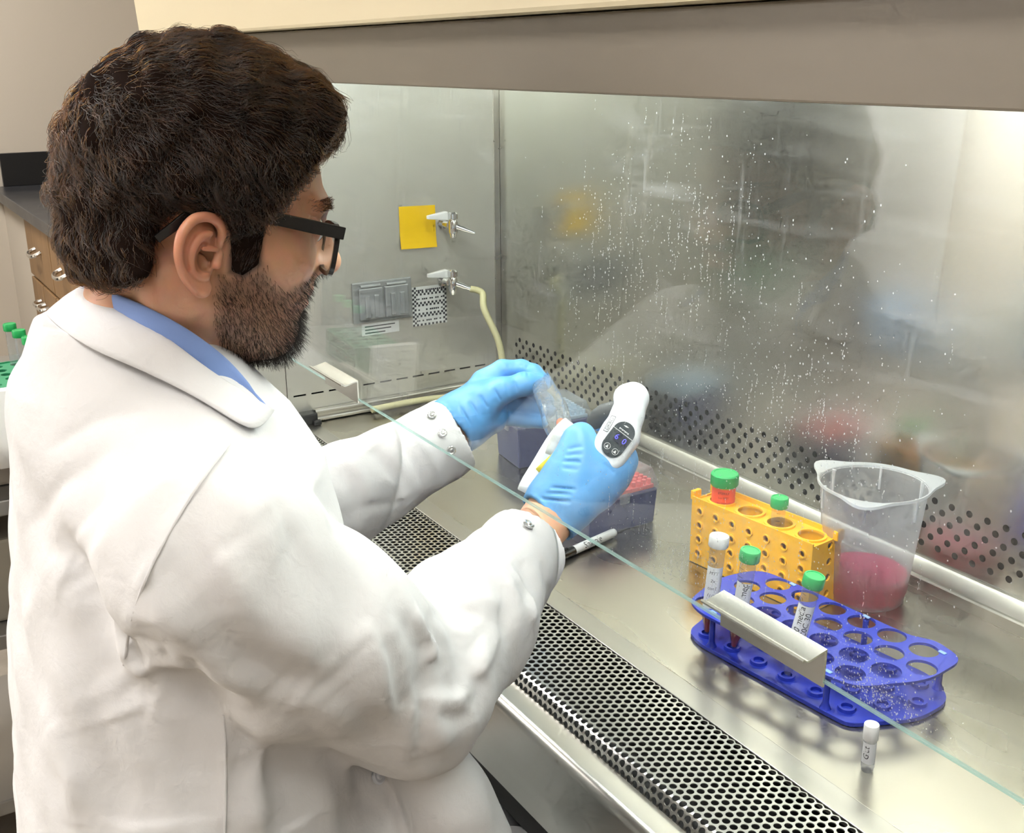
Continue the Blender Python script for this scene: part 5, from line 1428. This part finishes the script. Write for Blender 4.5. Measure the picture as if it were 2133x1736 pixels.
glove, _, _ = quad_mesh('glove', [(gv_, gq_)], GLOVE, None); pp(glove)
# left hand pinching the clear wrapper
lw = WR_L
at_near = at
def at(px, py, d): return at_near(px, py, d+.026)     # this hand is a little deeper in the cabinet
gl2 = Field(lw+np.array((-.10, -.06, -.075)), lw+np.array((.13, .17, .14)), .0014)
ax_l = norm(at(1010, 838, 1.385)-at(936, 893, 1.362))
gl2.chain([at(932, 896, 1.362), at(960, 880, 1.367)], [.038, .034], k=0)
gl2.cone(at(962, 886, 1.368), at(1024, 872, 1.395), .028, .020, k=.02)
for p in ((1008, 800, 1.392), (1020, 815, 1.398), (1022, 838, 1.402), (1012, 862, 1.402)):
    gl2.cone(at(958, 876, 1.367), at(*p), .026, .0165, k=.018)
finger(gl2, [(962, 876, 1.362), (1000, 838, 1.366), (1046, 814, 1.370), (1092, 800, 1.378), (1128, 800, 1.384)], [.024, .0205, .0150, .0130, .0105], .012)
finger(gl2, [(1008, 795, 1.392), (1046, 770, 1.398), (1086, 768, 1.402), (1112, 776, 1.398), (1132, 794, 1.392)], [.0160, .0125, .0115, .0105, .0090], .004)
finger(gl2, [(1022, 815, 1.400), (1074, 800, 1.412), (1112, 812, 1.414), (1140, 836, 1.406)], [.0160, .0125, .0110, .0092], .004)
finger(gl2, [(1022, 840, 1.404), (1074, 842, 1.414), (1112, 848, 1.412), (1144, 856, 1.404)], [.0155, .0118, .0105, .0090], .003)
finger(gl2, [(1014, 862, 1.404), (1060, 870, 1.412), (1098, 876, 1.410), (1130, 880, 1.402)], [.0145, .0108, .0098, .0084], .003)
def surf2(px, py):
    d0 = at_near(px, py, 1.0)-CAM
    for d in np.arange(1.30, 1.53, .001):
        q = ((CAM+d*d0-gl2.lo)/gl2.h).astype(int)
        if (q >= 0).all() and (q < gl2.n).all() and gl2.a[tuple(q)] < 0: return CAM+d*d0
    return None
for a, b_ in (((1050, 763), (1052, 785)), ((1060, 762), (1064, 782)), ((1072, 760), (1076, 780)), ((1086, 760), (1090, 780)), ((1098, 764), (1100, 784)), ((980, 840), (1000, 870)), ((1000, 825), (1015, 848)), ((1030, 812), (1042, 834)), ((1055, 803), (1062, 822)), ((960, 850), (980, 885)), ((1072, 798), (1078, 815))):
    s0, s1 = surf2(*a), surf2(*b_)
    if s0 is not None and s1 is not None: gl2.cone(s0, s1, .0011, .0007, .003, '-')
cuff(gl2, at(938, 891, 1.363), ax_l, .0375, .034)
lv_, lq_ = gl2.mesh(1)
glove2, _, _ = quad_mesh('glove', [(lv_, lq_)], GLOVE, None); pp(glove2)
at = at_near

# ---- trousers, shoes (under the bench) 
tr = Field((-1.12, .02, FLOOR_Z), (-.65, .80, -.12), .007)
for sx in (-1, 1):
    tr.chain([(-.885+sx*.09, .22, -.27), (-.885+sx*.10, .60, -.26), (-.885+sx*.10, .62, -.40), (-.885+sx*.10, .64, FLOOR_Z+.10)], [.095, .072, .062, .045], k=.02)
tv_, tq_ = tr.mesh(1)
tro, _, _ = quad_mesh('trousers', [(tv_, tq_)], mat('trousers_dark', (0.03, 0.035, 0.05), 0.8), None); pp(tro)
for sx in (-1, 1):
    sf = Field((-.885+sx*.10-.07, .55, FLOOR_Z), (-.885+sx*.10+.07, .90, FLOOR_Z+.16), .005)
    sf.chain([(-.885+sx*.10, .63, FLOOR_Z+.05), (-.885+sx*.10, .80, FLOOR_Z+.042)], [.046, .040], k=.02)
    sv_, sq_ = sf.mesh(1); so2, _, _ = quad_mesh('shoe', [(sv_, sq_)], BLACK, None); pp(so2)
# ------------------------------------------------------------------ pipette controller in the right hand
GUNW = mat('controller_white', (0.86, 0.88, 0.92), 0.28, coat=0.2)
cw_ = at(1290, 900, 1.150)
fg = Field(cw_+np.array((-.13, -.10, -.11)), cw_+np.array((.10, .13, .10)), .0013)
fg.chain([at(1266, 946, 1.146), at(1291, 908, 1.152), at(1307, 866, 1.160), at(1318, 830, 1.168)], [.0175, .0200, .0165, .0163], k=.006)
fg.cone(at(1318, 830, 1.168), at(1304, 828, 1.174), .0155, .0135, k=.006)
fg.chain([at(1268, 944, 1.152), at(1246, 985, 1.180), at(1228, 1020, 1.192)], [.017, .0150, .0150], k=.012)
dn = norm(CAM-at(1288, 916, 1.15)); pc = at(1288, 916, 1.1360)
sl, X, Y, Z = fg.block(pc-.06, pc+.06)
pl = ((X-pc[0])*dn[0]+(Y-pc[1])*dn[1]+(Z-pc[2])*dn[2])
k_ = .004; a_ = fg.a[sl]; h_ = np.maximum(k_-np.abs(a_-pl), 0)/k_
fg.a[sl] = np.maximum(a_, pl)+h_*h_*k_*.25
vv_, qq_ = fg.mesh(1)
pc_o = empty('pipette_controller', tuple(at(1246, 985, 1.180))); tag(pc_o, 'white electric pipette controller with dark display panel held in the right glove', 'pipette controller')
PCI = Matrix.Translation(-Vector(pc_o.location))
def pcp(o): o.parent = pc_o; o.matrix_parent_inverse = PCI; return o
gb, _, _ = quad_mesh('housing', [(vv_, qq_)], GUNW, None); pcp(gb)
# display panel: its long axis runs up the back of the housing
lx = norm(at(1312, 884, 1.136)-at(1264, 946, 1.136)); lx = norm(lx-dn*(lx@dn)); ly = np.cross(dn, lx)
Mp = basis(lx, ly, pc+dn*.0002)
def rrect(w, h, r, n=8):
    out = []
    for cx, cy, a0 in ((w/2-r, h/2-r, 0), (-w/2+r, h/2-r, PI/2), (-w/2+r, -h/2+r, PI), (w/2-r, -h/2+r, 3*PI/2)):
        out += [(cx+r*math.cos(a0+PI/2*k/n), cy+r*math.sin(a0+PI/2*k/n)) for k in range(n+1)]
    return out
PANEL = mat('panel_charcoal', hexc('3b4247'), 0.25)
pan = MB().prism(rrect(.0405, .0235, .0117), -.0008, .0008).xform(Mp).build('display_panel', PANEL, None); pcp(pan)
def on_panel(mb, name, m_, z=.0009): return mb.xform(Mp @ Matrix.Translation((0, 0, z))).build(name, m_, pan)
WINK = mat('white_print', (0.85, 0.86, 0.88), 0.5)
SCR = mat('screen_glow', (0.02, 0.02, 0.05), 0.2, emit=(hexc('5a55ff'), 2.2))
on_panel(MB().box((.0075, -.0116, 0), (.0080, .0116, .0002)), 'divider_line', WINK)
on_panel(MB().box((-.0035, -.0105, 0), (.0065, .0045, .0002)), 'screen', mat('screen_dark', hexc('232838'), 0.15))
# letters read from the operator's side: turned a quarter against the housing
def ptext(t, size, x, y, m_, name, rot=-PI/2, z=.0012):
    tv, tf = text_mesh(t, size); c, s = math.cos(rot), math.sin(rot)
    P = [tuple(Mp @ Vector((x+c*a-s*b_, y+s*a+c*b_, z))) for a, b_, _ in tv]
    me = bpy.data.meshes.new(name); me.from_pydata(P, [], tf); me.update(); return link(name, me, m_, pan, fix=False)
ptext('6', .0085, .0015, .0030, SCR, 'digit')
ptext('0', .0085, .0015, -.0060, SCR, 'digit')
sw = MB()                                # blurred maker's mark: a swoosh over a row of small letters too small to read
sw.prism([(.0150, .0048), (.0163, .0020), (.0160, -.0016), (.0148, .0012)], 0, .0002)
for k in range(7): sw.box((.0098+.0004*(k % 2), .0052-.0017*k, 0), (.0112, .0064-.0017*k, .0002))
on_panel(sw, 'maker_mark', WINK)
for yy in (.0050, -.0050):
    rg = MB().rings([[(-.0120+r*math.cos(2*PI*k/24), yy+r*math.sin(2*PI*k/24), z) for k in range(24)] for r, z in ((.0034, 0), (.0034, .0003), (.0030, .0003), (.0030, 0))], False, False)
    bt_ = on_panel(rg, 'arrow_button', WINK)
    on_panel(MB().prism([(-.0120-.0016, yy-.0016), (-.0120+.0020, yy), (-.0120-.0016, yy+.0016)], 0, .0003), 'arrow', WINK)
# brand plate on the side of the housing
bc = at(1257, 884, 1.15); 
def surf3(px, py):
    d0 = at(px, py, 1.0)-CAM
    for d in np.arange(1.05, 1.25, .0005):
        q = ((CAM+d*d0-fg.lo)/fg.h).astype(int)
        if (q >= 0).all() and (q < fg.n).all() and fg.a[tuple(q)] < 0: return CAM+d*d0
    return None
s0, s1, s2 = surf3(1281, 868), surf3(1262, 902), surf3(1288, 884)
if s0 is not None and s1 is not None and s2 is not None:
    xa = norm(s0-s1); nn = norm(np.cross(s2-s1, s0-s1)); nn = nn if nn@(CAM-s0) > 0 else -nn
    Mb = basis(xa, np.cross(nn, xa), lerp(s0, s1, .5)+nn*.0022)
    fr_o = rrect(.0190, .0060, .001); fr_i = rrect(.0176, .0048, .0008)
    n = len(fr_o)
    pl_ = MB().add([tuple(Mb @ Vector((*p, 0))) for p in fr_o]+[tuple(Mb @ Vector((*p, 0))) for p in fr_i], [(i, (i+1) % n, n+(i+1) % n, n+i) for i in range(n)]).build('brand_frame', INK, None); pcp(pl_)
    tv, tf = text_mesh('DKRO', .0052); me = bpy.data.meshes.new('lettering'); me.from_pydata([tuple(Mb @ Vector((a, b_, .0001))) for a, b_, _ in tv], [], tf); me.update(); link('lettering', me, INK, pl_, fix=False)
# rubber nose that takes the pipette
nose = MB().tube([tuple(at(1290, 856, 1.178)), tuple(at(1262, 864, 1.185)), tuple(at(1246, 872, 1.190)), tuple(at(1232, 884, 1.194))], [.0120, .0125, .0110, .0075], 20).build('rubber_nose', mat('nose_charcoal', (0.03, 0.033, 0.036), 0.5), smooth=40); pcp(nose)

# ------------------------------------------------------------------ peel-open pipette wrapper between the hands
wp = empty('pipette_wrapper', tuple(at(1150, 950, 1.19))); tag(wp, 'white paper and clear film pipette wrapper being peeled open between the gloves', 'wrapper')
WPI = Matrix.Translation(-Vector(wp.location))
def wpp(o): o.parent = wp; o.matrix_parent_inverse = WPI; return o
def band(stations, name, m_, thick, sub=1, curl=.3, n=9):
    """strip whose cross sections are arcs; station = (px, py, d, half width, roll)"""
    v = []; f = []
    C = [at(*s[:3]) for s in stations]
    for i, s in enumerate(stations):
        t = norm(C[min(i+1, len(C)-1)]-C[max(i-1, 0)]); vd = norm(CAM-C[i]); w = norm(np.cross(t, vd)); nrm = np.cross(w, t)
        w2 = w*math.cos(s[4])+nrm*math.sin(s[4]); n2 = np.cross(w2, t)
        for k in range(n):
            u = -1+2*k/(n-1); v.append(tuple(C[i]+w2*s[3]*math.sin(u*PI/2*.98)/1.0+n2*(-curl*s[3]*(1-math.cos(u*PI/2)))))
    for i in range(len(stations)-1):
        for k in range(n-1): f.append((i*n+k, i*n+k+1, (i+1)*n+k+1, (i+1)*n+k))
    o = MB().add(v, f).build(name, m_, None, smooth=180)
    ss = o.modifiers.new('smooth', 'SUBSURF'); ss.levels = sub; ss.render_levels = sub
    so = o.modifiers.new('thickness', 'SOLIDIFY'); so.thickness = thick; so.offset = 0
    return wpp(o)
WRAP = mat('wrapper_paper', (0.86, 0.87, 0.88), 0.6)
pb = band([(1202, 889, 1.170, .0150, .35), (1180, 918, 1.172, .0180, .25), (1160, 952, 1.168, .0190, .1), (1142, 985, 1.164, .0200, .0), (1126, 1014, 1.162, .0215, .0), (1112, 1038, 1.160, .0200, .0)], 'paper_back', WRAP, .0006, curl=.45)
pf = band([(1171, 900, 1.150, .0075, .1), (1160, 925, 1.150, .0085, .1), (1150, 950, 1.148, .0080, .0)], 'paper_front', mat('wrapper_printed', (0.74, 0.74, 0.70), 0.65, noise=(150, 0.5, (0.42, 0.42, 0.38))), .0006, curl=.3)
ys_ = band([(1160, 946, 1.146, .0034, 0), (1140, 964, 1.144, .0036, 0), (1120, 982, 1.142, .0034, 0)], 'yellow_stripe', mat('stripe_yellow', hexc('ecd22c'), 0.5), .0004, curl=.1)
FILM = clear_mat('clear_film', (0.95, 0.96, 0.97), rough=0.05, haze=0.05, bump=(38, 0.8, 0.006))
band([(1128, 782, 1.412, .0125, .2), (1137, 805, 1.365, .0165, .5), (1148, 838, 1.300, .0175, -.2), (1158, 868, 1.250, .0170, .3), (1170, 900, 1.205, .0150, .0)], 'clear_film', FILM, .0003, sub=2, curl=.5)
band([(1130, 785, 1.410, .0105, -.3), (1142, 808, 1.360, .0125, -.6), (1150, 838, 1.305, .0140, .4), (1162, 870, 1.255, .0130, -.3), (1174, 900, 1.208, .0125, .2)], 'clear_film', FILM, .0003, sub=2, curl=-.4)
pt = MB().tube([tuple(at(1165, 862, 1.262)), tuple(at(1167, 872, 1.247)), tuple(at(1169, 890, 1.222)), tuple(at(1172, 915, 1.190))], [.0042, .0046, .0046, .0046], 16).build('pipette', CLEAR, None, smooth=40)
pt.name = 'serological_pipette'; tag(pt, 'clear pipette end with orange band inside the peeled wrapper', 'pipette')
MB().tube([tuple(at(1168, 880, 1.236)), tuple(at(1170.2, 900, 1.209))], .0049, 16).build('orange_band', mat('band_orange', hexc('e06a4a'), 0.4), pt, smooth=40)
# lab stool carrying the operator
st = empty('lab_stool', (-.885, .2, FLOOR_Z)); tag(st, 'round black lab stool under the seated person', 'stool')
MB().lathe([(.02, .33), (.17, .335), (.185, .35), (.185, .372), (.17, .386), (.01, .388)], 40).build('seat', BLACK, st, smooth=40)
MB().lathe([(.028, .06), (.028, .33)], 16).build('column', CHROME, st, smooth=40)
for k in range(5):
    a = 2*PI*k/5
    MB().box((0, -.018, .05), (.24, .018, .075)).xform(Matrix.Rotation(a, 4, 'Z')).build('leg', BLACK, st, bevel=.004)
    MB().tube([(.225, -.012, .026), (.225, .012, .026)], .026, 14).xform(Matrix.Rotation(a, 4, 'Z')).build('caster', BLACK, st, smooth=40)
